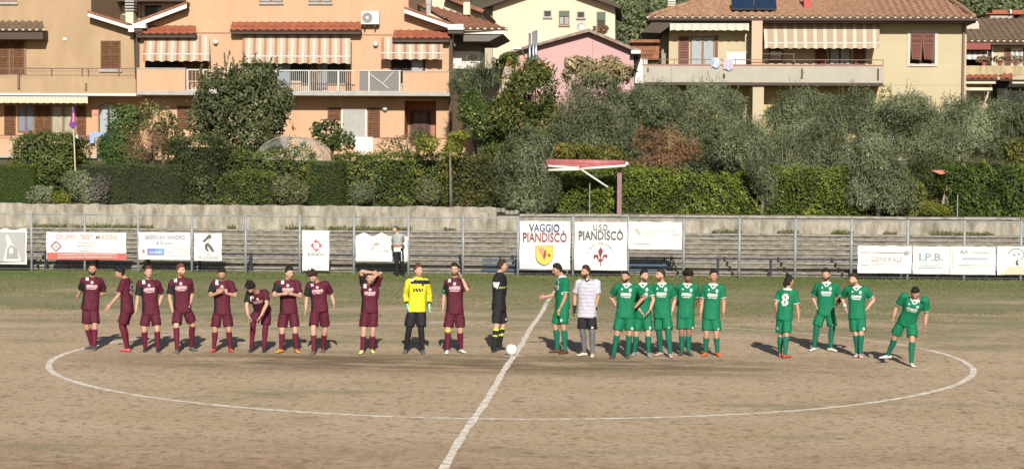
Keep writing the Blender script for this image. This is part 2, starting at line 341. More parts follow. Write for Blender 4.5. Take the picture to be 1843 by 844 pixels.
# garden embankment
GM = mat('garden soil', (.13, .105, .06), .95, stain=(.07, .085, .03), scale=1.2, bump=.5, bscale=8)
def gz(y): return float(np.interp(y, [34, 36, 42, 50, 56, 75, 110, 150, 400], [1.95, 2.1, 2.9, 4.0, 4.3, 6.0, 9.0, 14, 75]))
b = MB(); yy = [WY+.43, 36, 42, 50, 56, 75, 110]
for i in range(len(yy)-1): b.quad((-60, yy[i], gz(yy[i])), (60, yy[i], gz(yy[i])), (60, yy[i+1], gz(yy[i+1])), (-60, yy[i+1], gz(yy[i+1])))
tag(b.build('garden_ground', GM), 'earth of the gardens rising behind the concrete wall', kind='structure')
b = MB(); yy = [110, 130, 170, 220, 280, 340, 420]; xs = np.linspace(-200, 260, 24)
def hz(x, y): return gz(110)+ (y-110)*.235 + 6*math.sin(x*.03+y*.01) * min(1, (y-110)/60) + .05*max(0, x-20)*min(1, (y-110)/100)
for i in range(len(yy)-1):
    for j in range(len(xs)-1):
        q = [(xs[j], yy[i]), (xs[j+1], yy[i]), (xs[j+1], yy[i+1]), (xs[j], yy[i+1])]; b.quad(*[(a, c, hz(a, c)) for a, c in q])
tag(b.build('hill', mat('hill soil', (.10, .09, .05), .95)), 'wooded hillside rising behind the houses', kind='structure')
# ---------------------------------------------------------------- foliage
def leaves(P, N, size, aspect, upb=0.0, jit=.6, seed=0):
    """rhombic leaves at points P, normals N -> V,F"""
    r = np.random.default_rng(seed); n = len(P)
    N = N + r.normal(0, jit, (n, 3)); N /= np.linalg.norm(N, axis=1)[:, None]+1e-9
    D = r.normal(0, 1, (n, 3)); D[:, 2] += upb; D -= (D*N).sum(1)[:, None]*N; D /= np.linalg.norm(D, axis=1)[:, None]+1e-9
    S = np.cross(N, D); L = (size*r.uniform(.6, 1.3, n))[:, None]; W = L*aspect
    V = np.stack([P-D*L*.5, P+S*W*.5-D*L*.05, P+D*L*.5, P-S*W*.5-D*L*.05], 1).reshape(-1, 3); return V, np.arange(n*4).reshape(-1, 4)
def crown_points(blobs, n, seed, inner=.45):
    """blobs: (cx,cy,cz,rx,ry,rz)"""
    r = np.random.default_rng(seed); B = np.array(blobs); wgt = (B[:, 3]*B[:, 5]); k = r.choice(len(B), n, p=wgt/wgt.sum())
    d = r.normal(size=(n, 3)); d /= np.linalg.norm(d, axis=1)[:, None]; rad = inner+(1-inner)*r.random(n)**.55
    lump = 1+.16*vnoise(d*B[k, 3:4], 5.0, seed)+.1*vnoise(d*3+k[:, None], 4.0, seed+1)
    P = B[k, :3] + d*B[k, 3:6]*(rad*lump)[:, None]; return P, d
def crown(name, blobs, n, size, aspect, mt, seed, upb=0, clump=2.2, inner=.45, jit=.7, gap=.0, ymin=None):
    P, d = crown_points(blobs, n, seed, inner); c = vnoise(P, clump, seed+3)+.5*vnoise(P, clump*2.7, seed+4)
    keep = c > -1.2+gap
    if ymin is not None: keep &= P[:, 1] > ymin
    P, d, c = P[keep], d[keep], c[keep]
    V, F = leaves(P, d+np.array([0, -.35, .35]), size, aspect, upb, jit, seed)
    t = np.clip(.45+.28*c+np.random.default_rng(seed).normal(0, .20, len(P)), 0, 1); return np_mesh(name, V, F, mt, attr=t)
MBARK = mat('bark', (.13, .10, .075), .95, var=.5, scale=9, bump=.8, bscale=25); MBARKG = mat('olive bark', (.20, .18, .145), .95, var=.5, scale=9, bump=.8, bscale=25)
def limbs(x, y, z0, z1, spread, r, nb, seed, lean=0):
    rr = random.Random(seed); b = MB(); fork = z0+(z1-z0)*.35; pts = [(x, y, z0-.1), (x+lean*.3+.03, y, z0+(fork-z0)*.5), (x+lean*.5, y+.05, fork)]
    b.tube(pts, [r*1.25, r, r*.85], n=8)
    for k in range(nb):
        a = 2*math.pi*k/nb+rr.uniform(-.4, .4); s = spread*rr.uniform(.5, 1); h = z1-rr.uniform(0, .3)*(z1-fork)
        q = Vector(pts[-1]); e = Vector((x+lean+s*math.cos(a), y+s*math.sin(a)*.8, h)); m = q.lerp(e, .5)+Vector((rr.uniform(-.1, .1), rr.uniform(-.1, .1), .12))
        b.tube([q, m, e], [r*.6, r*.38, r*.12], n=6)
        for t in (.45, .75):
            p = q.lerp(e, t); e2 = p+Vector((rr.uniform(-.5, .5)*spread*.6, rr.uniform(-.4, .4)*spread*.6, rr.uniform(.2, .5)*(z1-fork)*.5)); b.tube([p, e2], [r*.25, r*.06], n=5)
    return b
def tree(kind, label, blobs_px, Y, n, size, aspect, mt, seed, upb=0, trunk=True, gap=0, cat='tree', depth=.9, group=None, clump=2.2, bark=None, fruit=None, z0=None, twigs=0, inner=.45, jit=.7, base_px=None, simple=False):
    """blobs_px: (px,py,rpx,rpy) ellipses at depth plane Y"""
    s = FPX/(Y-CAM.y); blobs = []; rr = random.Random(seed)
    for q in blobs_px:
        c = atY(q[0], q[1], Y); blobs.append((c.x, Y+rr.uniform(-.35, .35)*depth, c.z, q[2]/s, max(.35, depth*q[2]/s), q[3]/s))
    B = np.array(blobs); cx = float(np.average(B[:, 0], weights=B[:, 3])); zt = float((B[:, 2]+B[:, 5]).max()); zb = float((B[:, 2]-B[:, 5]).min()); z0 = gz(Y) if z0 is None else z0
    if base_px: cx = atY(base_px, 300, Y).x
    root = empty(kind, (cx, Y, z0)); tag(root, label, cat, group)
    me = crown('crown', blobs, n, size, aspect, mt, seed, upb, gap=gap, clump=clump, inner=inner, jit=jit); obj('crown', me, root)
    if trunk and simple: MB().tube([(cx, Y, z0-.1), (cx-.02, Y, z0+1.1), (cx-.06, Y, zt-.5)], [.075, .06, .03], n=8).build('trunk', bark or MBARK, root, True)
    elif trunk: limbs(cx, Y, z0, zt-.25*(zt-zb), .6*float(B[:, 3].max()), .05+.025*(zt-z0)*.5, 5, seed).build('trunk', bark or MBARK, root, True)
    if twigs:
        b = MB(); v0 = []
        P, d = crown_points(blobs, twigs, seed+9, .8); P = P[(P[:, 2] > B[:, 2].mean())]
        tw = []
        for p in P:
            L = rr.uniform(.25, .65); e = Vector(p)+Vector((rr.uniform(-.22, .22), rr.uniform(-.2, .2), L)); tw.append((p, e))
        pts = []
        for p, e in tw:
            for t in np.linspace(0, 1, 15): q = Vector(p).lerp(e, float(t)); pts.append((q.x+rr.uniform(-.035, .035), q.y+rr.uniform(-.035, .035), q.z))
        pts = np.array(pts); V, F = leaves(pts, np.tile([0, -1, .3], (len(pts), 1)).astype(float), size*.8, aspect, upb+1.5, .6, seed)
        obj('shoots', np_mesh('shoots', V, F, mt, attr=rng.uniform(.3, .9, len(pts))), root)['kind'] = 'stuff'
    if fruit:
        fm, fn, fr = fruit; b = MB(); P, d = crown_points(blobs, fn*3, seed+5, .93); P = P[(d[:, 1] < -.1)][:fn]
        for p in P: b.ball(p, fr, 0, 6)
        o = b.build('fruit', fm, root, True); o['kind'] = 'stuff'
    return root
def hedge(kind, label, px0, px1, pyt, pyb, Y, dep, mt, size, dens, seed, asp=.55, rough=.10, cat='hedge', group=None, core=(.02, .028, .012), z0=None, round_=.0, clump=2.5):
    a = atY(px0, (pyt+pyb)/2, Y); c = atY(px1, (pyt+pyb)/2, Y); zt = atY((px0+px1)/2, pyt, Y).z; zb = atY((px0+px1)/2, pyb, Y).z if z0 is None else z0
    x0, x1 = a.x, c.x; W, H = x1-x0, zt-zb; r = np.random.default_rng(seed)
    areas = np.array([W*H, W*dep, dep*H, dep*H]); n = int(areas.sum()*dens); k = r.choice(4, n, p=areas/areas.sum()); u, v = r.random(n), r.random(n)
    P = np.zeros((n, 3)); Nn = np.zeros((n, 3))
    for i in range(4):
        q = k == i
        if i == 0: P[q] = np.stack([x0+u[q]*W, np.full(q.sum(), Y), zb+v[q]*H], 1); Nn[q] = (0, -1, .25)
        if i == 1: P[q] = np.stack([x0+u[q]*W, Y+v[q]*dep, np.full(q.sum(), zt)], 1); Nn[q] = (0, -.3, 1)
        if i == 2: P[q] = np.stack([np.full(q.sum(), x0), Y+u[q]*dep, zb+v[q]*H], 1); Nn[q] = (-1, -.2, .2)
        if i == 3: P[q] = np.stack([np.full(q.sum(), x1), Y+u[q]*dep, zb+v[q]*H], 1); Nn[q] = (1, -.2, .2)
    if round_:
        cxm = (x0+x1)/2; f = np.abs(P[:, 0]-cxm)/(W/2); P[:, 2] -= round_*H*np.clip(f, 0, 1)**3*((P[:, 2]-zb)/H); P[:, 1] += round_*dep*f**3
    disp = rough*(vnoise(P, 3.2, seed)+.7*vnoise(P, 8.5, seed+1))+r.normal(0, rough*.45, n)-rough*.3*r.random(n); P += Nn*disp[:, None]
    V, F = leaves(P, Nn, size, asp, .2, .75, seed); t = np.clip(.45+.25*vnoise(P, clump, seed+2)+.15*disp/rough+r.normal(0, .16, n), 0, 1)
    root = empty(kind, ((x0+x1)/2, Y+dep/2, zb)); tag(root, label, cat, group)
    obj('foliage', np_mesh('foliage', V, F, mt, attr=t), root); e = rough*1.6+.03
    q = min(round_*H*.6, H*.3) if round_ else 0
    MB().prism([(x0+e, zb+.01), (x1-e, zb+.01), (x1-e, zt-e-q), (x0+W*.7, zt-e), (x0+W*.3, zt-e), (x0+e, zt-e-q)], Y+e, Y+dep-e).build('branches', mat('inner twigs %.3f' % core[1], core, .95, var=.6, scale=12, bump=1, bscale=30), root)
    return root
OL = leafmat('olive leaf', (.030, .042, .018), (.155, .185, .10), (.27, .30, .19), .25)
OL2 = leafmat('olive leaf pale', (.040, .052, .024), (.175, .205, .115), (.30, .33, .21), .25)
DG = leafmat('dark glossy leaf', (.022, .030, .012), (.070, .085, .030), (.13, .14, .06), .2, .4)
LG = leafmat('laurel leaf', (.045, .07, .010), (.135, .175, .028), (.24, .26, .06), .25, .4, 1.15)
MG = leafmat('mixed hedge leaf', (.035, .05, .012), (.10, .125, .030), (.22, .19, .045), .25, .5, 1.3)
RG = leafmat('reddish hedge leaf', (.04, .05, .014), (.11, .105, .03), (.22, .11, .035), .25, .5)
CY = leafmat('cypress leaf', (.034, .05, .018), (.085, .105, .038), None, .1, .7)
GRN = leafmat('bright clipped leaf', (.04, .075, .010), (.085, .125, .018), None, .2, .6)
SV = leafmat('silvery leaf', (.07, .085, .045), (.19, .21, .12), (.30, .30, .18), .2, .6)
YG = leafmat('yellow green leaf', (.07, .085, .012), (.18, .19, .03), None, .25)
BR = leafmat('brown twig leaf', (.085, .055, .035), (.20, .125, .075), (.24, .16, .08), .2, .7)
RB = leafmat('rusty leaf', (.09, .06, .035), (.24, .12, .065), (.22, .17, .07), .25, .7)
DRY = leafmat('dry tan leaf', (.10, .09, .045), (.30, .24, .13), (.44, .37, .24), .2, .7)
CI = leafmat('citrus leaf', (.03, .042, .012), (.095, .11, .028), (.20, .17, .05), .25, .45)
# hedges along the wall, left to right
hy = WY+.75
hedge('hedge', 'bright green clipped hedge at the far left end of the wall', -60, 62, 298, 366, hy+.6, 1.2, GRN, .045, 900, 11, .5, .03, core=(.03, .05, .012))
hedge('clipped_shrub', 'big dark box-clipped shrub standing above the bright hedge beside the purple flag', 22, 131, 246, 340, hy+1.2, 2.2, leafmat('box shrub leaf', (.034, .05, .014), (.10, .125, .034), (.15, .15, .06), .2, .5), .11, 420, 12, .6, .15, cat='shrub', round_=.06)
hedge('hedge', 'dark fine-leaved clipped hedge under the brown bare shrub', 140, 330, 297, 370, hy+.3, 1.2, CY, .05, 900, 13, .45, .05)
hedge('hedge', 'tall dark hedge in front of the big dark tree by the orange house', 300, 402, 253, 369, hy+.7, 1.6, DG, .10, 420, 14, .6, .14, round_=.05)
hedge('hedge', 'rounded green hedge below the big dark tree', 385, 500, 314, 371, hy+.1, 1.3, MG, .08, 560, 15, .6, .12, round_=.3)
hedge('hedge', 'green hedge in front of the plastic garden tunnel', 395, 562, 272, 370, hy+1.5, 1.2, MG, .09, 480, 16, .6, .2, round_=.02)
hedge('hedge', 'square dark clipped bush standing in front of the long hedge', 553, 619, 292, 371, hy, 1.2, leafmat('square bush leaf', (.032, .05, .012), (.080, .105, .022), None, .15, .6), .055, 900, 17, .5, .045)
hedge('hedge', 'long leafy hedge below the white cloth on the orange terrace', 600, 808, 279, 372, hy+.8, 1.3, MG, .09, 440, 18, .6, .13)
hedge('hedge', 'reddish-tinged hedge below the end of the orange terrace wall', 796, 905, 283, 374, hy+.7, 1.3, RG, .09, 440, 19, .6, .13, round_=.05)
hedge('hedge', 'bright laurel hedge behind the folded red awning frame', 978, 1205, 306, 388, hy+.9, 1.4, LG, .10, 480, 20, .55, .14)
hedge('hedge', 'bright laurel hedge right of the mauve awning post under the rusty shrub', 1190, 1330, 316, 389, hy+.6, 1.3, LG, .10, 480, 21, .55, .15, round_=.1)
hedge('hedge', 'bright laurel hedge mid-way along the right half of the wall', 1322, 1562, 309, 391, hy+.6, 1.3, LG, .10, 480, 22, .55, .15, round_=.05)
hedge('hedge', 'yellowish loose hedge left of the propped garden boards', 1552, 1668, 318, 391, hy+.7, 1.2, leafmat('loose hedge leaf', (.05, .065, .016), (.14, .155, .04), (.22, .19, .06), .25, .5), .11, 360, 23, .5, .18, round_=.3)
hedge('hedge', 'dense dark green hedge at the far right behind the wall', 1702, 1900, 303, 397, hy+.4, 1.6, leafmat('right hedge leaf', (.03, .055, .012), (.09, .13, .024), (.16, .20, .05), .25, .45), .11, 420, 24, .6, .15)
# low shrubs on top of the wall
for (lab, bl, mt, sd, nn, sz) in (
    ('silvery low shrub on the wall below the big box-clipped shrub', [(78, 350, 26, 18), (60, 356, 14, 11)], SV, 31, 2600, .09),
    ('yellow green low shrub between two silvery shrubs on the wall', [(112, 356, 20, 15)], YG, 32, 1500, .08),
    ('grey leafy shrub around the foot of the flag pole', [(138, 330, 26, 26), (158, 345, 20, 24)], SV, 33, 3200, .10),
    ('dark twiggy shrub right of the flag pole foot', [(176, 340, 24, 28)], leafmat('grey twig leaf', (.05, .045, .04), (.15, .13, .12), None, .1), 34, 1700, .08),
    ('pale speckled shrub left of the square clipped bush', [(522, 342, 34, 27)], leafmat('speckled leaf', (.06, .07, .03), (.17, .175, .09), (.3, .3, .2), .2), 35, 3600, .08),
    ('grey green shrub right of the square clipped bush', [(650, 347, 24, 22)], leafmat('grey green leaf', (.05, .065, .035), (.13, .15, .085), None, .2), 36, 2400, .08),
    ('pale leafy shrub left of the slim bare trunk on the wall', [(772, 345, 27, 26)], leafmat('pale leaf', (.055, .065, .03), (.16, .16, .08), None, .2), 37, 2700, .08),
    ('light green weedy shrub in front of the blue sheet', [(1690, 378, 24, 13), (1672, 372, 12, 12)], YG, 38, 1300, .08)):
    tree('low_shrub', lab, bl, hy-.15, nn, sz, .5, mt, sd, trunk=False, cat='shrub', depth=.7, z0=2.0)
# garden trees, left part
tree('broadleaf_tree', 'big dark broadleaf tree in front of the orange house balcony', [(430, 195, 80, 62), (395, 160, 42, 40), (455, 140, 48, 32), (490, 185, 40, 45), (375, 215, 40, 45), (440, 250, 75, 45), (500, 235, 28, 38)], 43, 17000, .17, .55, leafmat('big tree leaf', (.035, .046, .020), (.095, .110, .048), (.19, .20, .11), .2, .45), 41, 0, depth=.8, clump=1.8, gap=.35, twigs=230, inner=.4)
tree('bay_tree', 'green bay tree between the arched window and the leafy garden corner', [(222, 232, 34, 45), (205, 270, 28, 30), (235, 205, 16, 18)], 44, 5200, .14, .5, leafmat('bay leaf', (.03, .055, .015), (.075, .12, .035), (.16, .22, .07), .2), 42)
tree('small_tree', 'small loose-leaved tree beside the brown shutter at the corner of the orange house', [(285, 215, 38, 30), (300, 245, 34, 30), (262, 205, 18, 22), (322, 262, 22, 20)], 45, 3300, .16, .55, leafmat('speckled tree leaf', (.055, .06, .022), (.16, .15, .06), (.34, .28, .14), .25), 43, gap=.45)
tree('bare_shrub', 'brown nearly bare shrub in front of the green bay tree', [(262, 262, 42, 34), (285, 250, 22, 24)], 38, 3600, .10, .28, BR, 44, 1.2, gap=.2, jit=1)
tree('fig_tree', 'small broad-leaved tree in front of the glass door of the orange house', [(592, 240, 26, 26), (615, 255, 26, 20), (575, 232, 14, 16)], 45, 1300, .17, .7, leafmat('fig leaf', (.03, .05, .016), (.08, .11, .035), (.15, .18, .07), .25), 45, gap=.5)
tree('slim_tree', 'slim young tree with a pale bare trunk and few leaves', [(815, 262, 18, 28), (770, 258, 22, 18), (828, 244, 14, 12)], hy-.05, 1700, .12, .6, YG, 46, gap=.4, bark=MBARKG, z0=2.2, base_px=812, simple=True)
tree('rose_bush', 'thin bare rose bush in front of the orange terrace wall', [(735, 262, 40, 24), (700, 265, 22, 20), (760, 245, 16, 20)], 42, 900, .12, .4, RG, 47, gap=.7, cat='shrub')
tree('potted_bush', 'rounded bush in front of the dark front door', [(752, 248, 17, 15)], 47, 1100, .10, .5, leafmat('door bush leaf', (.05, .07, .03), (.12, .15, .07), None, .2), 48, cat='shrub')
tree('background_shrub', 'green bush at the far left of the terrace under the bay tree', [(200, 262, 22, 30), (240, 285, 45, 22)], 41, 3500, .12, .5, leafmat('dark bay', (.025, .05, .014), (.07, .115, .03), None, .2), 49, cat='shrub')
# citrus and olives on the right
FO = mat('orange fruit', (.60, .30, .05), .5); FYL = mat('yellow fruit', (.55, .45, .14), .5)
tree('persimmon_tree', 'tall dark tree with a few orange fruits left of the pink house', [(955, 165, 52, 55), (930, 215, 45, 48), (985, 225, 40, 55), (965, 130, 30, 22)], 46, 13000, .15, .55, CI, 51, gap=.1, fruit=(FO, 7, .06), twigs=50, clump=1.7)
tree('lemon_tree', 'lemon tree with pale fruits beyond the end of the orange terrace', [(852, 196, 30, 34), (875, 222, 36, 32), (895, 258, 32, 34), (905, 205, 30, 34)], 47, 9500, .14, .55, leafmat('lemon leaf', (.03, .05, .014), (.09, .125, .035), (.17, .19, .07), .25, .45), 52, fruit=(FYL, 6, .05), clump=1.7)
def olive(lab, bl, Y, sd, n=11000, mt=None, twigs=90, **k):
    tree('olive_tree', lab, bl, Y, int(n*1.8), .14, .22, mt or OL, sd, .9, group='olive trees in the gardens behind the wall', bark=MBARKG, twigs=twigs, clump=1.5, inner=.3, gap=.12, **k)
    B = []; rr = random.Random(sd); root = [o for o in bpy.data.objects if o.name.startswith('olive_tree') and o.get('label') == lab][0]; s = FPX/(Y-CAM.y); b = MB()
    for q in bl:
        for _ in range(5):
            p = atY(q[0]+rr.uniform(-.7, .7)*q[2], q[1]+rr.uniform(0, .8)*q[3], Y-rr.uniform(.2, .8)*q[2]/s*.9); e = p+Vector((rr.uniform(-.35, .35), rr.uniform(-.1, .1), rr.uniform(.4, .9))); b.tube([p, p.lerp(e, .5)+Vector((rr.uniform(-.08, .08), 0, 0)), e], [.016, .011, .004], n=5)
    b.build('branches', mat('pale olive twig', (.22, .205, .16), .9), root)['kind'] = 'stuff'
olive('olive tree right against the right corner of the orange house', [(842, 160, 34, 38), (868, 140, 30, 24)], 48, 61, 6500)
olive('olive bush hanging over the broken end of the concrete wall', [(940, 300, 46, 62), (925, 345, 40, 38), (965, 262, 34, 38), (985, 335, 28, 48), (958, 372, 36, 16)], hy+.1, 62, 15000, z0=2.0)
olive('olive tree in front of the pink house, right of the fruit tree', [(1065, 195, 58, 55), (1070, 152, 52, 24), (1120, 165, 30, 26), (1035, 225, 45, 60), (1100, 215, 50, 60), (1060, 255, 60, 40)], 44, 63, 17000)
olive('olive tree below the left end of the yellow house balcony', [(1185, 190, 55, 40), (1150, 200, 42, 45), (1220, 215, 40, 40)], 47, 64, 13000)
olive('olive tree between the rusty shrub and the pillar of the yellow house', [(1290, 215, 48, 52), (1262, 250, 42, 45), (1310, 275, 45, 50)], 44, 65, 15000, OL2)
olive('dark olive tree covering the left of the yellow house ground floor', [(1275, 178, 50, 28), (1315, 190, 34, 26)], 50, 66, 6500)
olive('olive tree just left of the yellow house pillar, low and silvery', [(1345, 262, 48, 50), (1395, 285, 46, 50)], 41.5, 67, 12000, OL2)
olive('small olive bush overhanging the laurel hedge below the pillar of the yellow house', [(1372, 325, 26, 30), (1360, 300, 22, 22), (1385, 350, 16, 22)], hy+.35, 87, 3600, twigs=20, z0=2.1)
olive('olive tree in front of the yellow house, right of its pillar', [(1440, 195, 52, 38), (1405, 215, 35, 28), (1480, 210, 42, 40), (1440, 240, 56, 40)], 46, 68, 15000)
olive('olive tree with a leaning pale branch under the balcony of the yellow house', [(1480, 270, 50, 48), (1450, 310, 44, 42), (1520, 290, 45, 48)], 42, 69, 15000, OL2)
olive('olive tree under the right end of the yellow house balcony', [(1545, 200, 45, 42), (1578, 230, 42, 42), (1515, 215, 30, 35)], 46, 70, 12500)
olive('front olive tree touching the laurel hedge below the shuttered window', [(1585, 310, 44, 46), (1555, 340, 34, 38), (1610, 345, 36, 40), (1570, 270, 38, 30)], hy+.25, 71, 14000, OL2, z0=2.1)
olive('olive tree below the shuttered window of the yellow house', [(1635, 200, 48, 34), (1660, 235, 48, 40), (1620, 250, 40, 40)], 45, 72, 14000)
olive('olive tree left of the pink board, in front of the yellow house wall', [(1670, 285, 46, 38), (1700, 265, 42, 36), (1650, 310, 30, 30)], 41, 73, 11000, OL2)
olive('olive tree below the downpipe corner of the yellow house', [(1730, 210, 48, 36), (1755, 245, 46, 40), (1715, 245, 36, 38)], 46, 74, 13000, OL2)
olive('olive tree at the right edge of the picture', [(1815, 215, 50, 42), (1840, 250, 48, 46), (1790, 250, 36, 40)], 46.5, 75, 14000)
olive('dark olive tree in the gap behind the pink board', [(1680, 322, 42, 40), (1640, 345, 28, 34)], 40, 76, 7000, DG)
olive('dim olive tree behind the laurel hedge near the mauve post', [(1140, 265, 40, 40), (1245, 300, 50, 34), (1110, 285, 40, 24)], 45, 77, 9000)
tree('rusty_shrub', 'rusty brown autumn shrub between the awning frame and the olives', [(1195, 262, 44, 32), (1160, 255, 24, 26), (1238, 270, 28, 24), (1180, 292, 50, 20)], 39.5, 5200, .12, .35, RB, 81, .4, gap=.35, twigs=20)
tree('autumn_bush', 'green and yellow bush above the folded red awning', [(1030, 272, 44, 16), (1088, 280, 44, 20), (1000, 285, 25, 14)], 40, 3600, .12, .6, leafmat('autumn bush leaf', (.05, .06, .015), (.17, .155, .035), (.34, .2, .05), .25), 82)
tree('dry_fig_tree', 'tree with dry tan leaves in front of the pink house wall', [(1060, 120, 40, 18), (1035, 112, 22, 12), (1095, 122, 28, 22), (1122, 132, 20, 18), (1075, 140, 48, 18), (1030, 135, 20, 20)], 60, 2800, .24, .6, DRY, 83, gap=.45, trunk=False)
tree('garden_bush', 'green bush with yellow leaves at the right edge of the picture', [(1832, 275, 26, 28)], 40, 1800, .14, .5, leafmat('right yellow bush', (.05, .06, .015), (.15, .15, .04), (.3, .25, .07), .25), 84, cat='shrub')
tree('flowering_shrub', 'pale flowering shrub between the olives below the yellow house', [(1322, 212, 22, 13), (1398, 205, 24, 14), (1592, 178, 13, 22), (1583, 208, 8, 8)], 51, 1400, .17, .6, leafmat('pale flowers', (.30, .27, .15), (.6, .52, .33), None, .2), 85, cat='shrub', trunk=False, gap=.3)
tree('porch_bush', 'green bush beside the porch of the pink house', [(915, 108, 18, 14), (900, 128, 14, 12)], 62, 1500, .2, .6, leafmat('porch leaf', (.04, .065, .02), (.11, .14, .04), (.3, .2, .05), .2), 86, cat='shrub')
# distant woods
def woods():
    r = np.random.default_rng(5); PP = []; DD = []; TT = []
    for i in range(420):
        D = r.uniform(116, 205); px = r.choice([r.uniform(1090, 1240), r.uniform(1675, 1880)], p=[.5, .5])
        c = atY(px, 0, D); z = hz(c.x, D); R = r.uniform(1.5, 3.2); n = 1000
        d = r.normal(size=(n, 3)); d /= np.linalg.norm(d, axis=1)[:, None]; d = d[d[:, 1] < .5]; rr_ = r.uniform(.65, 1.05, len(d))
        PP.append(np.array([c.x, D, z+R*.8])+d*rr_[:, None]*np.array([R, R, R*1.25])); DD.append(d); TT.append(np.clip(r.uniform(.2, .7)+r.normal(0, .15, len(d)), 0, 1))
    P = np.concatenate(PP); d = np.concatenate(DD); V, F = leaves(P, d+np.array([0, -.3, .3]), .34, .7, 0, .7, 3)
    tag(obj('woods', np_mesh('woods', V, F, leafmat('far woods', (.045, .06, .03), (.14, .165, .08), (.24, .21, .12), .1, .8), attr=np.concatenate(TT))), 'far wooded hillside behind the houses', kind='stuff')
woods()
# weeds along the wall foot
def weeds():
    r = np.random.default_rng(8); n = 10000; x = r.uniform(TX0, TX1, n); P = np.stack([x, WY-.02+r.normal(0, .05, n), NS*dzs+.02+abs(r.normal(0, .06, n))], 1); k = vnoise(P, 1.6, 4)
    P = P[k > .15]; V, F = leaves(P, np.tile([0., -1, .3], (len(P), 1)), .10, .3, 2, .6, 2)
    tag(obj('weeds', np_mesh('weeds', V, F, leafmat('weed leaf', (.06, .07, .02), (.15, .16, .05)), attr=r.random(len(P)))), 'weeds growing along the foot of the concrete wall', kind='stuff')
weeds()
# ---------------------------------------------------------------- houses
MTAN = mat('tan render', (.47, .333, .205), .9, var=.12, scale=.9, bump=.3, bscale=12, stretch=(1.6, 1, .5))
MORA = mat('orange render', (.62, .40, .26), .9, var=.09, scale=.9, bump=.3, bscale=12, stretch=(1.6, 1, .5))
MYEL = mat('yellow render', (.55, .475, .32), .9, var=.06, scale=.6, bump=.15, bscale=30)
MCRE = mat('cream render', (.76, .65, .49), .9, var=.05, scale=.6)
MPNK = mat('pink render', (.62, .39, .39), .9, var=.06, scale=.5)
MWH = mat('white paint', (.80, .78, .74), .6, var=.05, scale=2); MGREY = mat('grey stone edge', (.45, .44, .42), .8, var=.15, scale=3)
MDARKW = mat('dark eave wood', (.085, .060, .048), .7); MBRN = mat('brown shutter wood', (.17, .075, .032), .6, var=.3, scale=5); MBRF = mat('brown frame wood', (.27, .15, .105), .6)
MRBR = mat('red brown shutter paint', (.20, .085, .065), .6, var=.1, scale=4)
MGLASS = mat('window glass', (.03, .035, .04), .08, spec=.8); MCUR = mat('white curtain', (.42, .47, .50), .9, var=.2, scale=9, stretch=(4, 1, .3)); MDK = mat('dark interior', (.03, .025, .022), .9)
MTILE = mat('terracotta tile', (.36, .17, .105), .85, stain=(.20, .095, .06), scale=4); MTILER = mat('red terracotta tile', (.42, .13, .075), .75, stain=(.30, .10, .06), scale=3)
MTILEP = mat('weathered pale tile', (.46, .28, .18), .9, stain=(.30, .165, .105), scale=3.5); MTILEB = mat('old brown tile', (.26, .18, .125), .95, stain=(.14, .10, .07), scale=4)
MEND = mat('tile mortar end', (.62, .52, .42), .9); MIRON = mat('brown iron', (.20, .12, .10), .6); MRAILW = mat('pale railing paint', (.62, .64, .62), .5)
def R(px0, py0, px1, py1, Y):
    pm, qm = (px0+px1)/2, (py0+py1)/2; return atY(px0, qm, Y).x, atY(px1, qm, Y).x, atY(pm, py1, Y).z, atY(pm, py0, Y).z
def bx(b, px0, py0, px1, py1, Y, t=.1, m=0): x0, x1, z0, z1 = R(px0, py0, px1, py1, Y); b.box(x0, x1, Y, Y+t, z0, z1, m); return b
def px2(pts, Y): return [(atY(x, y, Y).x, atY(x, y, Y).z) for x, y in pts]
def part(name, m, par, *rects):
    for q in rects: b = MB(); bx(b, *q); o = b.build(name, m, par)
    return o
def wall_holes(b, x0, x1, z0, z1, Y, holes, dep=.22, m=0, mr=0, yb=None):
    xs = sorted({x0, x1, *[h[0] for h in holes], *[h[1] for h in holes]}); zs = sorted({z0, z1, *[h[2] for h in holes], *[h[3] for h in holes]})
    for i in range(len(xs)-1):
        for j in range(len(zs)-1):
            cx, cz = (xs[i]+xs[i+1])/2, (zs[j]+zs[j+1])/2
            if not any(h[0] < cx < h[1] and h[2] < cz < h[3] for h in holes): b.quad((xs[i], Y, zs[j]), (xs[i+1], Y, zs[j]), (xs[i+1], Y, zs[j+1]), (xs[i], Y, zs[j+1]), m)
    for h in holes:
        a, c, e, f = h[:4]; D = Y+(h[4] if len(h) > 4 else dep)
        b.quad((a, Y, e), (a, D, e), (a, D, f), (a, Y, f), mr); b.quad((c, D, e), (c, Y, e), (c, Y, f), (c, D, f), mr); b.quad((a, Y, f), (a, D, f), (c, D, f), (c, Y, f), mr); b.quad((a, D, e), (a, Y, e), (c, Y, e), (c, D, e), mr)
        b.quad((a, D, e), (c, D, e), (c, D, f), (a, D, f), mr)
    yb = yb or Y+8
    b.quad((x0, yb, z0), (x0, Y, z0), (x0, Y, z1), (x0, yb, z1), m); b.quad((x1, Y, z0), (x1, yb, z0), (x1, yb, z1), (x1, Y, z1), m); b.quad((x1, yb, z0), (x0, yb, z0), (x0, yb, z1), (x1, yb, z1), m); b.quad((x0, Y, z1), (x1, Y, z1), (x1, yb, z1), (x0, yb, z1), m)
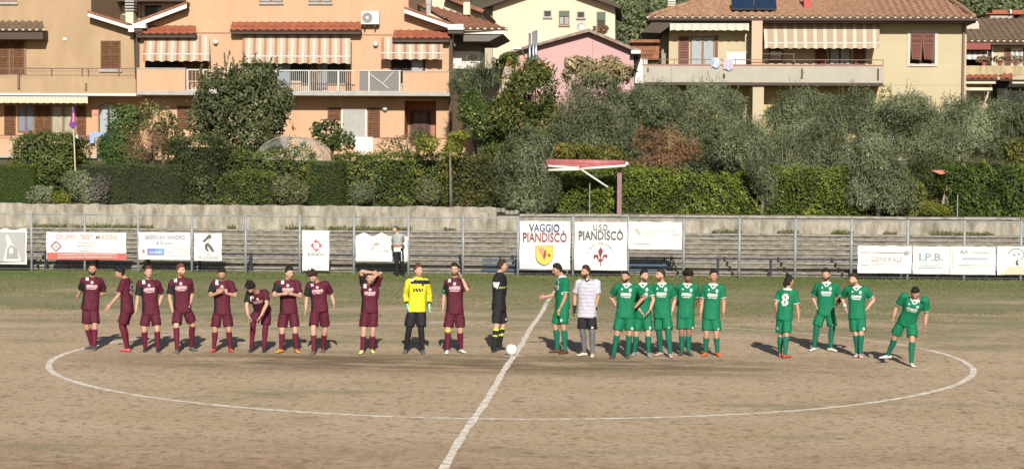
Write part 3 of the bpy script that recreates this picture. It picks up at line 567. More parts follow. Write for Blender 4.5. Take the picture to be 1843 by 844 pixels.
def window(par, x0, x1, z0, z1, Y, fm, leaves_=2, curtain=True, name='window', cur=None, ft=.06):
    """casement in an opening: frame, panes and curtain set in front of plane Y"""
    b = MB(); f = ft; b.box(x0, x1, Y-.07, Y-.005, z0, z0+f); b.box(x0, x1, Y-.07, Y-.005, z1-f, z1); b.box(x0, x0+f, Y-.07, Y-.005, z0+f, z1-f); b.box(x1-f, x1, Y-.07, Y-.005, z0+f, z1-f)
    for k in range(1, leaves_): x = x0+(x1-x0)*k/leaves_; b.box(x-f*.7, x+f*.7, Y-.065, Y-.01, z0+f, z1-f)
    o = b.build(name, fm, par)
    g_ = MB()
    for k in range(leaves_):
        a = x0+(x1-x0)*k/leaves_+f*.7; c = x0+(x1-x0)*(k+1)/leaves_-f*.7; g_.box(a, c, Y-.03, Y-.02, z0+f, z1-f)
    g_.build('pane', MGLASS, o)
    if curtain:
        c_ = MB()
        for k in range(leaves_):
            a = x0+(x1-x0)*k/leaves_+f*.9; c = x0+(x1-x0)*(k+1)/leaves_-f*.9; n = 9
            for i in range(n):
                u, v = a+(c-a)*i/n, a+(c-a)*(i+1)/n; yo = .012*(i % 2); yo2 = .012*((i+1) % 2)
                c_.quad((u, Y-.036-yo, z0+f*1.2), (v, Y-.036-yo2, z0+f*1.2), (v, Y-.036-yo2, z1-f*1.2), (u, Y-.036-yo, z1-f*1.2))
        c_.build('curtain', cur or MCUR, o)
    return o
def shutter(par, x0, x1, z0, z1, Y, m, name='shutter', ns=None, tilt=0.0):
    b = MB(); f = .06; t = .045
    b.box(x0, x0+f, Y-t, Y, z0, z1); b.box(x1-f, x1, Y-t, Y, z0, z1); b.box(x0+f, x1-f, Y-t, Y, z0, z0+f); b.box(x0+f, x1-f, Y-t, Y, z1-f, z1)
    H = z1-z0; ns = ns or max(6, int(H/.085)); zm = z0+H*.5; b.box(x0+f, x1-f, Y-t, Y, zm-.03, zm+.03)
    for k in range(ns):
        z = z0+f+(H-2*f)*(k+.2)/ns; hh = (H-2*f)/ns*.72; b.quad((x0+f, Y-t*.95, z), (x1-f, Y-t*.95, z), (x1-f, Y-t*.25, z+hh), (x0+f, Y-t*.25, z+hh))
    b.quad((x0+f, Y-.004, z0+f), (x1-f, Y-.004, z0+f), (x1-f, Y-.004, z1-f), (x0+f, Y-.004, z1-f)); return b.build(name, m, par)
def sh_px(par, px0, py0, px1, py1, Y, m, **k): return shutter(par, *R(px0, py0, px1, py1, Y), Y, m, **k)
def win_px(par, px0, py0, px1, py1, Y, fm, **k): return window(par, *R(px0, py0, px1, py1, Y), Y, fm, **k)
def tiles(name, par, A, B_, C_, D_, mt, pitch=.3, amp=.05, rows=8, ends=True, label=None):
    """A,B bottom corners (left,right), C,D top corners (right,left): curved tiles running up the slope"""
    A, B_, C_, D_ = map(Vector, (A, B_, C_, D_)); wd = (B_-A).length; n = max(2, int(wd/pitch)); cols = n*6
    nrm = (B_-A).cross(D_-A).normalized(); nrm = nrm if nrm.z > 0 else -nrm
    U = (B_-A).normalized(); r2 = rows*2; V = []
    for j in range(r2+1):
        t = (j//2 + (j % 2)*.999)/rows if j < r2 else 1.0
        for i in range(cols+1):
            s = i/cols; q = A.lerp(B_, s).lerp(D_.lerp(C_, s), min(1, t)); x = (A.lerp(B_, s)-A).length
            h = amp*max(-.3, math.cos(2*math.pi*(q-A).dot(U)/pitch))+ (.035 if j % 2 == 0 else .0)
            V.append(q+nrm*h)
    F = []
    for j in range(r2):
        for i in range(cols): a = j*(cols+1)+i; F.append((a, a+1, a+cols+2, a+cols+1))
    me = bpy.data.meshes.new(name); me.from_pydata([tuple(v) for v in V], [], F); me.materials.append(mt); me.update()
    o = obj(name, me, par); b = MB(); th = nrm*.09
    b.quad(A-th, B_-th, C_-th, D_-th); b.quad(A-th, B_-th, B_+nrm*.02, A+nrm*.02); b.quad(A-th, D_-th, D_+nrm*.02, A+nrm*.02); b.quad(B_-th, C_-th, C_+nrm*.02, B_+nrm*.02); b.build('roof_deck', MDARKW, o)
    if ends:
        e = MB()
        for i in range(n+1):
            p = A+U*(i*pitch)
            if (p-A).length < wd: e.ball(p+nrm*.0+Vector((0, -.01, 0)), .07, 0, 8, (1.2, .5, .8))
        e.build('tile_end', MEND, o)['kind'] = 'stuff'
    return o
def slab_px(name, m, par, pts, Y0, Y1): return MB().prism(px2(pts, Y0), Y0, Y1).build(name, m, par)
def awning(par, px0, px1, pyt, pyb, pyv, Y, out, cols, pitch, frame=None, shift=0.0, scal=.05, name='awning', label=None, cat=None, seed=1):
    """striped fabric sloping from the wall plane Y down to a front bar at Y-out, with a scalloped valance"""
    x0, x1 = atY(px0, pyt, Y).x, atY(px1, pyt, Y).x; zt = atY((px0+px1)/2, pyt, Y).z; Yo = Y-out
    a0, a1 = atY(px0-shift, pyb, Yo).x, atY(px1-shift*0, pyb, Yo).x; zb = atY((px0+px1)/2, pyb, Yo).z; zv = atY((px0+px1)/2, pyv, Yo).z
    nseg = int((a1-a0)/pitch*len(cols)); nseg = max(nseg, 4); b = MB()
    mats = []; idx = []
    for c in cols:
        if c not in mats: mats.append(c)
    K = 4
    for i in range(nseg):
        mi = mats.index(cols[i % len(cols)])
        for k in range(K):
            pt = []
            for (ii, kk) in ((i, k), (i+1, k), (i+1, k+1), (i, k+1)):
                s, t = ii/nseg, kk/K; x = (x0+(x1-x0)*s)*(1-t)+(a0+(a1-a0)*s)*t; z = zt+(zb-zt)*t-.06*math.sin(math.pi*t); pt.append((x, Y+(Yo-Y)*t, z))
            b.quad(pt[3], pt[2], pt[1], pt[0], mi)
        s0, s1 = a0+(a1-a0)*i/nseg, a0+(a1-a0)*(i+1)/nseg
        for q in range(2):
            u, v = s0+(s1-s0)*q/2, s0+(s1-s0)*(q+1)/2; w0, w1 = [zv+scal*abs(math.sin(math.pi*(t-a0)/(pitch*.9))) for t in (u, v)]
            b.quad((u, Yo-.02, w0), (v, Yo-.02, w1), (v, Yo-.02, zb), (u, Yo-.02, zb), mi)
    o = b.build(name, mats, par)
    if label: tag(o, label, cat)
    MB().tube([(a0, Yo, zb), (a1, Yo, zb)], .035, n=8).build('front_bar', frame or MRAILW, o)
    for s in (.06, .94):
        xs = x0+(x1-x0)*s; c = MB(); c.tube([(xs, Y, zt-.5), (xs, Yo, zb-.04)], .018, n=6); c.build('arm', frame or MRAILW, o)
    return o
def railing_px(par, px0, px1, pyt, pyb, Y, m, posts, bars=True, nb=30, r=.025):
    x0, x1, z0, z1 = R(px0, pyt, px1, pyb, Y); b = MB(); b.box(x0, x1, Y-.03, Y+.03, z1-.05, z1); b.box(x0, x1, Y-.02, Y+.02, z0+.05, z0+.08)
    for p in posts: x = atY(p, (pyt+pyb)/2, Y).x; b.box(x-.03, x+.03, Y-.031, Y+.031, z0, z1-.051)
    if bars:
        for k in range(nb): x = x0+(x1-x0)*(k+.5)/nb; b.box(x-.008, x+.008, Y-.008, Y+.008, z0+.08, z1-.05)
    return b.build('railing', m, par)
def S(c): return mat('fabric %.3f %.3f' % (c[0], c[1]), c, .85)
OW, CR, DO = S((.46, .40, .32)), S((.60, .53, .44)), S((.42, .20, .12))
# ---- tan house (far left)
YA = 52.0
hA = empty('tan_house', (atY(120, 290, YA).x, YA, gz(YA))); tag(hA, 'tan rendered house at the far left with brown shutters and an iron balcony railing', 'house')
b = MB(); b.prism(px2([(-200, 172), (-200, -90), (164, -90), (164, 26), (240, 50), (244, 172)][::-1], YA), YA, YA+8); b.build('wall', MTAN, hA)
part('ground_floor_wall', mat('tan ground render', (.60, .37, .22), .9, var=.06), hA, (-200, 172, 262, 300, YA+.02, 7.9))
part('balcony_parapet', MTAN, hA, (-200, 142, 244.5, 168, YA-1.25, .12)); part('balcony_slab', MWH, hA, (-200, 168, 245, 172, YA-1.29, 1.27))
MB().box(*R(-200, 166, 244, 166, YA-1.2)[:2], YA-1.15, YA-.01, R(0, 0, 1, 168, YA-1.2)[2]-.02, R(0, 0, 1, 165.5, YA-1.2)[2]).build('balcony_floor', MTAN, hA)
rl = railing_px(hA, -200, 244, 122.5, 138, YA-1.2, MIRON, [38, 93, 148, 159, 214], bars=False)
b = MB()
for k in range(34):
    q = atY(-40+k*8.6, 131, YA-1.2); b.tube([(q.x+.1*math.cos(t), YA-1.2, q.z+.09*math.sin(t)) for t in np.linspace(0, 3.14, 7)], .008, n=4)
b.build('scrollwork', MIRON, rl)
sh = sh_px(hA, 181.5, 74, 199, 125, YA-.01, MBRN); sh_px(hA, 199.5, 74, 217, 125, YA-.01, MBRN); part('window_sill', MGREY, hA, (178, 125, 219, 130, YA-.1, .1))
for q in ((-40, 16), (17.5, 23), (24, 43)): sh_px(hA, q[0], 74, q[1], 133, YA-.01, MBRN)
part('door_frame', MBRF, hA, (43, 73, 46.5, 134, YA-.06, .06))
part('upper_window_sill', MGREY, hA, (-20, 4, 31, 8.5, YA-.12, .12)); win_px(hA, -20, -30, 30, 4, YA, MBRF)
cn = part('canopy_underside', MDARKW, hA, (-200, 54, 77, 71, YA-.85, .84))  # dark block filling the zone beneath the canopy tiles
A = atY(-200, 54, YA-.95); Bq = atY(79, 54, YA-.95); Cq = atY(76, 40, YA); Dq = atY(-200, 40, YA); tiles('canopy', hA, A, Bq, Cq, Dq, MTILEB, .33, .06, 3)
o = MB().ball(atY(116.5, 71.5, YA-.03), .11, 0, 12, (1, .5, .8)).build('wall_lamp', mat('lamp glass', (.85, .82, .74), .3), hA, True)
part('wall_spout', MIRON, hA, (31, 134, 35, 160, YA-1.36, .1), (153, 150, 156, 163, YA-1.33, .07))
b = MB(); 
def verge(name, pts, Y, par, th=7, out=.65, mt=MWH):
    (ax, ay), (cx_, cy) = pts; v = MB(); v.prism(px2([(ax, ay+th), (cx_, cy+th), (cx_, cy), (ax, ay)], Y-out), Y-out, Y-out+.06); o = v.build(name, mt, par)
    v = MB(); v.prism(px2([(ax, ay), (cx_, cy), (cx_, cy-3.5), (ax, ay-3.5)], Y-out), Y-out-.05, Y+6); v.build('verge_tiles', MTILE, o)
    v = MB(); p = px2([(ax, ay+th), (cx_, cy+th)], Y-out); v.quad((p[0][0], Y-out+.07, p[0][1]+.02), (p[1][0], Y-out+.07, p[1][1]+.02), (p[1][0], Y, p[1][1]+.02), (p[0][0], Y, p[0][1]+.02)); v.build('soffit', MDARKW, o); return o
verge('roof_verge', [(158, 23), (232, 46)], YA, hA); part('eave_end', MWH, hA, (231, 46, 241, 58, YA-.66, .3))
# ground floor windows of the tan house
yg = YA+.02
sh_px(hA, 8, 190, 28, 242, yg-.02, MBRN); win_px(hA, 32, 190, 62, 238, yg, MBRF, curtain=True, cur=mat('blue curtain', (.22, .26, .34), .9)); sh_px(hA, 63, 190, 79, 242, yg-.02, MBRN); sh_px(hA, 80, 190, 92, 243, yg-.03, MBRN)
win_px(hA, 93, 190, 136, 275, yg, MBRF, cur=mat('striped curtain', (.45, .42, .32), .9, var=.35, scale=14, stretch=(3, 1, .1))); sh_px(hA, 138, 190, 155, 243, yg-.02, MBRN)
part('intercom_panel', mat('pink plaster', (.62, .30, .24), .9), hA, (167, 194, 178, 207, yg-.04, .04))
ax0, ax1, az0, az1 = R(179, 187, 214, 241, yg); b = MB(); cxm = (ax0+ax1)/2; ra = (ax1-ax0)/2; arch = [(ax0, az0), (ax1, az0), (ax1, az1-ra*.6)] + [(cxm+ra*math.cos(t), az1-ra*.6+ra*.6*math.sin(t)) for t in np.linspace(0, math.pi, 12)][1:]
aw = b.prism([((x-cxm)*1.12+cxm, (z-az0)*1.06+az0-.05) for x, z in arch], yg-.05, yg-.01).build('arched_window', MBRF, hA)
MB().prism(arch, yg-.06, yg-.05).build('pane', MGLASS, aw)
b = MB()
for s in (-1, 1):
    for i in range(8):
        u, v = cxm+s*(.06+i*(ra-.1)/8), cxm+s*(.06+(i+1)*(ra-.1)/8); h = az1-.1-.25*((i+.5)/8)**2*2; b.quad((min(u, v), yg-.066-.01*(i % 2), az0+.05), (max(u, v), yg-.066-.01*((i+1) % 2), az0+.05), (max(u, v), yg-.066, h), (min(u, v), yg-.066, h))
b.build('curtain', MCUR, aw)
awning(hA, -200, 158, 172.5, 175, 186, YA-.9, .35, [S((.70, .55, .33)), S((.78, .72, .60)), S((.70, .55, .33)), S((.76, .68, .50))], .36, scal=.03)
part('terrace_parapet', mat('peach parapet', (.58, .40, .27), .9, var=.05), hA, (-200, 251, 174, 280, YA-2, .15)); part('terrace_slab', MGREY, hA, (-200, 280, 174, 284, YA-2.04, 1.9)); part('basement_wall', MDK, hA, (-200, 284, 174, 305, YA-1.6, 1.5))
part('terrace_pillar', mat('grey pillar', (.22, .23, .24), .8), hA, (176, 241, 190, 298, YA-2.2, .3))
railing_px(hA, -200, 174, 243, 251, YA-1.95, MIRON, [20, 60, 130, 160], bars=False)
# things on the tan terrace
cl = MB(); x0, x1, z0, z1 = R(168, 239, 217, 247, YA-1.7)
for i in range(12):
    u, v = x0+(x1-x0)*i/12, x0+(x1-x0)*(i+1)/12; y = YA-2.3+.02*(i % 2); y2 = YA-2.3+.02*((i+1) % 2); cl.quad((u, y, z0-(.3 if i < 2 else 0)), (v, y2, z0-(.3 if i < 2 else 0)), (v, y2, z1), (u, y, z1)); cl.quad((u, y+.012, z0-(.3 if i < 2 else 0)), (u, y+.012, z1), (v, y2+.012, z1), (v, y2+.012, z0))
tag(cl.build('blue_cloth', mat('light blue cloth', (.30, .45, .72), .9)), 'light blue cloth hung in front of the arched window', 'cloth')
b = MB(); bx(b, 142, 244, 167, 253, YA-2.2, .25); tag(b.build('wooden_planter', mat('planter wood', (.26, .14, .11), .8)), 'long brown planter on the parapet of the tan house', 'planter')
b = MB(); q = atY(136, 248, YA-2.2); b.box(q.x-.2, q.x+.15, YA-2.25, YA-2.0, q.z-.08, q.z+.06); b.tube([(q.x-.1, YA-2.1, q.z+.06), (q.x+.1, YA-2.1, q.z+.1)], .05); tag(b.build('white_tray', MWH), 'white tray on the terrace parapet beside the brown planter', 'tray')
# recess between the two roofs
rc = empty('rear_building', (atY(250, 30, 58).x, 58, gz(58))); tag(rc, 'cream rear building seen in the gap between the tan and the orange house roofs', 'building')
b = MB(); h_ = R(252, 4, 292, 60, 58); wall_holes(b, *R(160, -90, 345, 75, 58)[:2], R(160, -90, 345, 75, 58)[2], R(160, -90, 345, 75, 58)[3], 58, [h_], .5); b.build('wall', [MCRE], rc)
window(rc, *h_, 58.45, MWH, leaves_=1, curtain=False, ft=.14); part('dark_eave', MDARKW, rc, (150, -60, 335, 3, 56.5, 1.4), (163, -60, 192, 26, 56.4, 1.5))
part('louvre_panel', MWH, rc, (192, 10, 226, 32, 57.6, .1)); part('lower_roof', MTILEB, rc, (192, 27, 236, 42, 57.2, .5)); part('drainpipe', MDARKW, rc, (243, 0, 247, 60, 57.8, .1))
ch = empty('louvred_chimney', (atY(233, 45, 53.5).x, 53.5, atY(233, 45, 53.5).z)); tag(ch, 'cream chimney with striped louvre slats between the two left houses', 'chimney')
part('stack', MCRE, ch, (226, 22, 240, 50, 53.3, .5)); b = MB()
for k in range(5): bx(b, 225, -4+k*5.2, 241, -1+k*5.2, 53.25, .6)
b.build('louvre', MGREY, ch); part('core', MDK, ch, (228, -8, 238, 22, 53.35, .4))
# ---- orange house
hB = empty('orange_house', (atY(530, 290, YA).x, YA, gz(YA))); tag(hB, 'large orange rendered house with three striped awnings and a long balcony', 'house')
b = MB(); b.prism(px2([(246, 176), (246, 46), (335, 8), (335, -90), (735, -90), (735, 14), (812, 50), (809, 176)][::-1], YA), YA+.03, YA+8); b.build('upper_wall', MORA, hB)
x0, x1, z0, z1 = R(246, 176, 809, 305, YA+.01); hd = R(728, 182, 785, 262, YA+.03); hd = (hd[0], hd[1], hd[2], hd[3], 1.3)
b = MB(); wall_holes(b, x0, x1, z0, z1, YA+.03, [hd], m=0, mr=1); b.build('ground_floor_wall', [MORA, mat('porch render', (.42, .20, .12), .9)], hB)  # recess faces take a darker wall tone that paints in their shade
verge('roof_verge', [(240, 43), (336, 7)], YA, hB, 8); part('eave_end', MWH, hB, (238, 43, 262, 51, YA-.68, .4)); part('gutter', MDARKW, hB, (236, 51, 256, 58, YA-.6, .55))
verge('roof_verge', [(728, 16), (812, 45)], YA, hB, 8); part('eave_end', MWH, hB, (806, 44, 834, 54, YA-.68, .5)); part('gutter', MDARKW, hB, (806, 54.2, 834, 61, YA-.6, .55))
part('drainpipe', MDARKW, hB, (244, 62, 250, 122, YA-.1, .1), (808, 60, 814, 250, YA-.1, .1))
# side roof
P1 = Vector(atY(732, 14, YA-.6)); P2 = Vector(atY(834, 52, YA-.6)); P3 = Vector(atY(914, 52.5, YA-.3)); P4 = Vector(atY(874, 38, YA+4)); P5 = Vector(atY(745, 3, YA+5))
sr = tiles('side_roof', hB, P2, P3, atY(850, 31, YA+4.5), atY(742, 4, YA+4.5), MTILE, .34, .06, 10)
part('roof_fascia', MWH, hB, (834, 56, 908, 61.5, YA-.3, .08)); MB().prism(px2([(834, 62), (906, 62), (880, 75), (834, 75)][::-1], YA-.2), YA-.2, YA+5).build('eave_soffit', mat('eave soffit wood', (.17, .155, .14), .8), hB)  # soffit block in one even dark tone
b = MB(); bx(b, 814, 64, 864, 93, YA+1.6, 3); b.build('side_wall', mat('shaded grey green render', (.20, .21, .18), .9), hB); part('side_wall_lower', MWH, hB, (813, 93, 864, 124, YA+1.5, 3))  # grey green upper wall, its colour darkened for the shade it lies in
win_px(hB, 846, 100, 858, 113, YA+1.5, MGREY, leaves_=1, curtain=False)
for i, (a, e, m_) in enumerate(((771, 5, MGREY), (0, 0, None))):
    if m_: 
        cm = part('chimney', m_, hB, (767.5, 8, 775, 24, YA+.9, .3)); part('chimney_cowl', MGREY, cm, (766.5, -4, 776, 8, YA+.86, .38))
cm = part('chimney', MCRE, hB, (834, 2, 846, 27, YA+3.3, .4)); part('chimney_cowl', MTILE, cm, (832, -4, 848, 2, YA+3.2, .6))
# tiled canopies over the awnings
for (a, c, t, m_) in ((244, 352, 48, 0), (414, 649, 41.5, 0), (706, 808, 56, 0)):
    tiles('canopy', hB, atY(a, t+14, YA-.55), atY(c+2, t+14, YA-.55), atY(c, t, YA), atY(a+4, t, YA), MTILER, .36, .035, 2, ends=False)
    part('canopy_underside', MDARKW, hB, (a+1, t+15.5, c, t+20, YA-.5, .53))  # dark strip beneath the canopy tiles
part('string_course', mat('course render', (.42, .24, .14), .9), hB, (352, 58.5, 414, 60.5, YA+.0, .03), (649, 62, 706, 64, YA+.0, .03))  # string course in a darker tone of the wall colour
ST = [DO, CR, CR, DO, OW]
ST = [DO, CR, CR]
awning(hB, 260, 377, 64, 98, 112, YA-.02, .75, [DO, OW, CR, OW], .52, shift=3, scal=.06, label=None)
awning(hB, 437, 631, 63, 102, 116, YA-.02, .75, [DO, OW, CR, OW], .52, shift=2, scal=.06)
awning(hB, 686, 797, 68, 96, 108.5, YA-.02, .75, [DO, OW, CR, OW], .52, shift=0, scal=.05)
# openings behind the awnings
part('balcony_door', MDK, hB, (262, 100, 375, 150, YA-.0, .03), (440, 100, 632, 150, YA-.0, .03), (704, 100, 765, 150, YA-.0, .03))
for q in ((330, 100, 375), (438, 100, 452), (480, 96, 497), (560, 96, 580), (622, 76, 633)): sh_px(hB, q[0], q[1], q[2], 162, YA-.02, MBRN)
for q in ((500, 98, 523), (572, 98, 590)): win_px(hB, q[0], q[1], q[2], 160, YA-.01, MBRF, leaves_=1, cur=mat('blue curtain', (.22, .26, .34), .9))
win_px(hB, 740, 100, 762, 150, YA-.01, MBRF, leaves_=1)
part('balcony_slab', MGREY, hB, (246, 165.5, 809, 172, YA-1.3, 1.32))
part('balcony_parapet', MORA, hB, (246, 124, 333.5, 164.5, YA-1.25, .14), (725, 130, 808, 167.5, YA-1.25, .14)); part('parapet_cap', MGREY, hB, (245.5, 122.5, 334, 124.5, YA-1.28, .2), (724.5, 128, 809, 130, YA-1.28, .2))
part('balcony_floor', MGREY, hB, (333.5, 163.5, 725, 165.5, YA-1.26, 1.24))
railing_px(hB, 336, 440, 125, 165, YA-1.22, MRAILW, [337, 366, 400], nb=16); railing_px(hB, 440, 638, 126.5, 167, YA-1.22, MRAILW, [497, 556, 609], nb=54)
o = part('mesh_panel', mat('grey mesh screen', (.25, .24, .23), .9, var=.3, scale=30), hB, (647, 128, 721, 166, YA-1.2, .02)); part('panel_frame', MRAILW, o, (646, 127, 722, 128.4, YA-1.24, .05), (663, 128, 665.5, 167, YA-1.24, .05), (718, 128, 720.5, 167, YA-1.24, .05))
b = MB(); p, q = atY(666, 134, YA-1.23), atY(700, 160, YA-1.23); b.tube([p, q], .025); b.tube([atY(690, 150, YA-1.23), atY(708, 130, YA-1.23)], .025); b.build('panel_brace', MRAILW, o)
part('back_dado', MORA, hB, (336, 146, 363, 163, YA-.08, .08), (524, 146, 542, 163, YA-.08, .08))
part('chair_rail', MBRN, hB, (336, 152, 430, 153.5, YA-.9, .04), (497, 151, 610, 152.5, YA-.9, .04))
# ground floor
sh_px(hB, 590, 194, 613, 216, YA-.0, MBRN); sh_px(hB, 662, 194, 684, 247, YA-.0, MBRN); win_px(hB, 615, 196, 660, 260, YA+.01, MWH, leaves_=1, cur=mat('grey blind', (.42, .43, .41), .9, var=.1))
sh_px(hB, 319, 191, 345, 232, YA-.0, MBRN); part('window_surround', mat('dark surround', (.12, .07, .05), .8), hB, (738, 199, 775, 262, YA+1.3, .02))
dr = part('front_door', mat('dark red door', (.055, .022, .022), .4), hB, (743, 201, 770, 262, YA+1.22, .08)); b = MB()
for i in range(2):
    for j in range(3): bx(b, 745.5+i*12, 204+j*19, 755+i*12, 219+j*19, YA+1.20, .02)
b.build('door_panel', mat('door panel', (.10, .045, .045), .35), dr)
MB().ball(atY(693, 195.5, YA-.12), .12, 0, 12).build('wall_lamp', mat('lamp glass', (.85, .82, .74), .3), hB, True); MB().ball(atY(388, 76, YA-.12), .12, 0, 12).build('wall_lamp', mat('lamp glass', (.85, .82, .74), .3), hB, True); MB().ball(atY(676, 80, YA-.12), .12, 0, 12).build('wall_lamp', mat('lamp glass', (.85, .82, .74), .3), hB, True)
part('terrace_parapet', MORA, hB, (684, 250, 855, 285, YA-2.6, .16)); part('parapet_cap', mat('brick cap', (.40, .20, .13), .8), hB, (683, 248, 856, 250, YA-2.64, .24)); part('terrace_base', MORA, hB, (246, 262, 684, 300, YA-1, .9))
part('upper_sill', MGREY, hB, (466, 5, 510, 8.5, YA-.08, .12), (555, 5, 598, 8.5, YA-.08, .12)); win_px(hB, 467, -30, 509, 5, YA+.02, MBRF); win_px(hB, 556, -30, 597, 5, YA+.02, MBRF)
# air conditioner
ac = empty('air_conditioner', atY(665, 45, YA-.3)); tag(ac, 'white air conditioner unit with a round fan on the orange wall', 'air conditioner')
part('case', MWH, ac, (650, 21, 682, 44, YA-.42, .34)); c = atY(661, 32.5, YA-.43); MB().tube([(c.x, YA-.44, c.z), (c.x, YA-.42, c.z)], .25, n=20).build('fan_grille', mat('grey grille', (.25, .26, .27), .6), ac)
MB().tube([(c.x, YA-.455, c.z), (c.x, YA-.44, c.z)], .07, n=12).build('hub', MWH, ac); part('bracket', MDARKW, ac, (655, 44, 657, 50, YA-.4, .4), (674, 44, 676, 50, YA-.4, .4))
# white cloth on terrace, garden tunnel
b = MB(); x0, x1, z0, z1 = R(640, 247, 672, 276, YA-2.5)
for i in range(10):
    for (q, y_) in ((0, 0), (1, .015)):
        u, v = x0+(x1-x0)*i/10, x0+(x1-x0)*(i+1)/10; b.quad((u, YA-2.7+.03*(i % 2)+y_, z0+.1*math.sin(i)), (v, YA-2.7+.03*((i+1) % 2)+y_, z0+.1*math.sin(i+1)), (v, YA-2.7+.03*((i+1) % 2)+y_, z1), (u, YA-2.7+.03*(i % 2)+y_, z1))
tag(b.build('white_sheet', MWH), 'white sheet hanging at the left end of the orange terrace wall', 'cloth')
gt = empty('garden_tunnel', (atY(525, 290, 40).x, 40, gz(40))); tag(gt, 'clear plastic garden tunnel behind the hedge in front of the orange house', 'greenhouse')
def plastic():
    m = bpy.data.materials.new('clear plastic sheet'); m.use_nodes = True; n = m.node_tree.nodes; L = m.node_tree.links; p = n['Principled BSDF']; p.inputs['Base Color'].default_value = (.26, .28, .27, 1); p.inputs['Roughness'].default_value = .25
    t = n.new('ShaderNodeBsdfTransparent'); mx = n.new('ShaderNodeMixShader'); nz = n.new('ShaderNodeTexNoise'); nz.inputs['Scale'].default_value = 2.5; r = n.new('ShaderNodeValToRGB'); r.color_ramp.elements[0].position = .42; r.color_ramp.elements[1].position = .6; r.color_ramp.elements[0].color = (.15,)*3+(1,); r.color_ramp.elements[1].color = (.75,)*3+(1,)
    g_ = n.new('ShaderNodeNewGeometry'); L.new(g_.outputs[0], nz.inputs[0]); L.new(nz.outputs[0], r.inputs[0]); L.new(r.outputs[0], mx.inputs[0]); L.new(t.outputs[0], mx.inputs[1]); L.new(p.outputs[0], mx.inputs[2]); L.new(mx.outputs[0], n['Material Output'].inputs[0]); return m
b = MB(); prev = None; xl, xr, zb_, zt_ = R(466, 247, 588, 300, 40); cx_, hw, hh = (xl+xr)/2, (xr-xl)/2, zt_-zb_
for i in range(17):
    t = math.pi*i/16; p = (cx_-hw*math.cos(t), zb_+hh*math.sin(t)**.8+.02*math.sin(i*2.3))
    if prev: b.quad((prev[0], 39, prev[1]), (p[0], 39, p[1]), (p[0], 42, p[1]), (prev[0], 42, prev[1]))
    prev = p
b.poly([(cx_-hw*math.cos(math.pi*i/16), 39.01, zb_+hh*math.sin(math.pi*i/16)**.8) for i in range(17)][::-1]); b.build('plastic_sheet', plastic(), gt, True)
b = MB()
for y in (39, 40.5, 42): b.tube([(cx_-hw*math.cos(math.pi*i/16), y, zb_+hh*math.sin(math.pi*i/16)**.8) for i in range(17)], .012, n=6)
b.build('hoop', MGREY, gt)
# flag
fp = empty('flag_pole', (atY(136, 368, 37).x, 35.5, 2.1)); tag(fp, 'purple flag hanging limp on a thin pale pole in front of the tan house', 'flag')
p0, p1 = atY(138, 371, 35.6), atY(131, 194, 35.6); MB().tube([p0, p1], .03, n=8).build('pole', mat('pale pole', (.6, .5, .34), .7), fp)
b = MB(); fl = [(131, 190), (134, 200), (137, 220), (138, 226), (130, 232), (124, 226), (129, 208)]; v = px2(fl, 35.5); b.prism(v[::-1], 35.50, 35.52); b.build('flag_cloth', mat('purple cloth', (.16, .05, .28), .8, stain=(.25, .05, .22), scale=3), fp)
b = MB(); b.prism(px2([(131, 203), (134, 205), (134, 219), (130, 221)][::-1], 35.48), 35.47, 35.498); b.build('flag_emblem', mat('flag emblem', (.65, .25, .35), .8), fp)
# concrete balcony right of the orange house
cb = empty('neighbour_terrace', (atY(880, 140, 58).x, 58, gz(58))); tag(cb, 'weathered pale concrete terrace with plants beyond the right corner of the orange house', 'terrace')
part('parapet', mat('pale concrete', (.50, .44, .36), .9, stain=(.34, .29, .23), scale=3), cb, (812, 124, 925, 139, 57.8, .3), (903, 120, 920, 165, 57.6, .6)); part('lower_wall', mat('pale concrete', (.5, .44, .36)), cb, (812, 140, 905, 200, 58.1, 3)); part('slab_edge', MDARKW, cb, (812, 138.5, 903, 141, 57.7, .4))
for i, (px_, py_) in enumerate(((858, 121), (835, 122), (893, 121), (912, 116))):
    q = atY(px_, py_+2, 57.95); ro = empty('potted_plant', (q.x, 57.95, q.z-.05)); tag(ro, ('small green plant in the middle of the pale concrete terrace rail', 'leftmost little plant on the pale concrete terrace', 'low dark plant on the rail just left of the concrete pillar', 'yellow flowering plant on top of the concrete pillar')[i], 'plant', 'potted plants on the concrete terrace')
    MB().tube([(q.x, 57.95, q.z-.02), (q.x, 57.95, q.z+.14)], [.10, .13], n=8).build('pot', MTILER, ro); obj('leaves', crown('leaves', [(q.x, 57.95, q.z+.28, .3, .2, .22)], 160, .12, .5, YG if i == 3 else MG, 90+i), ro)
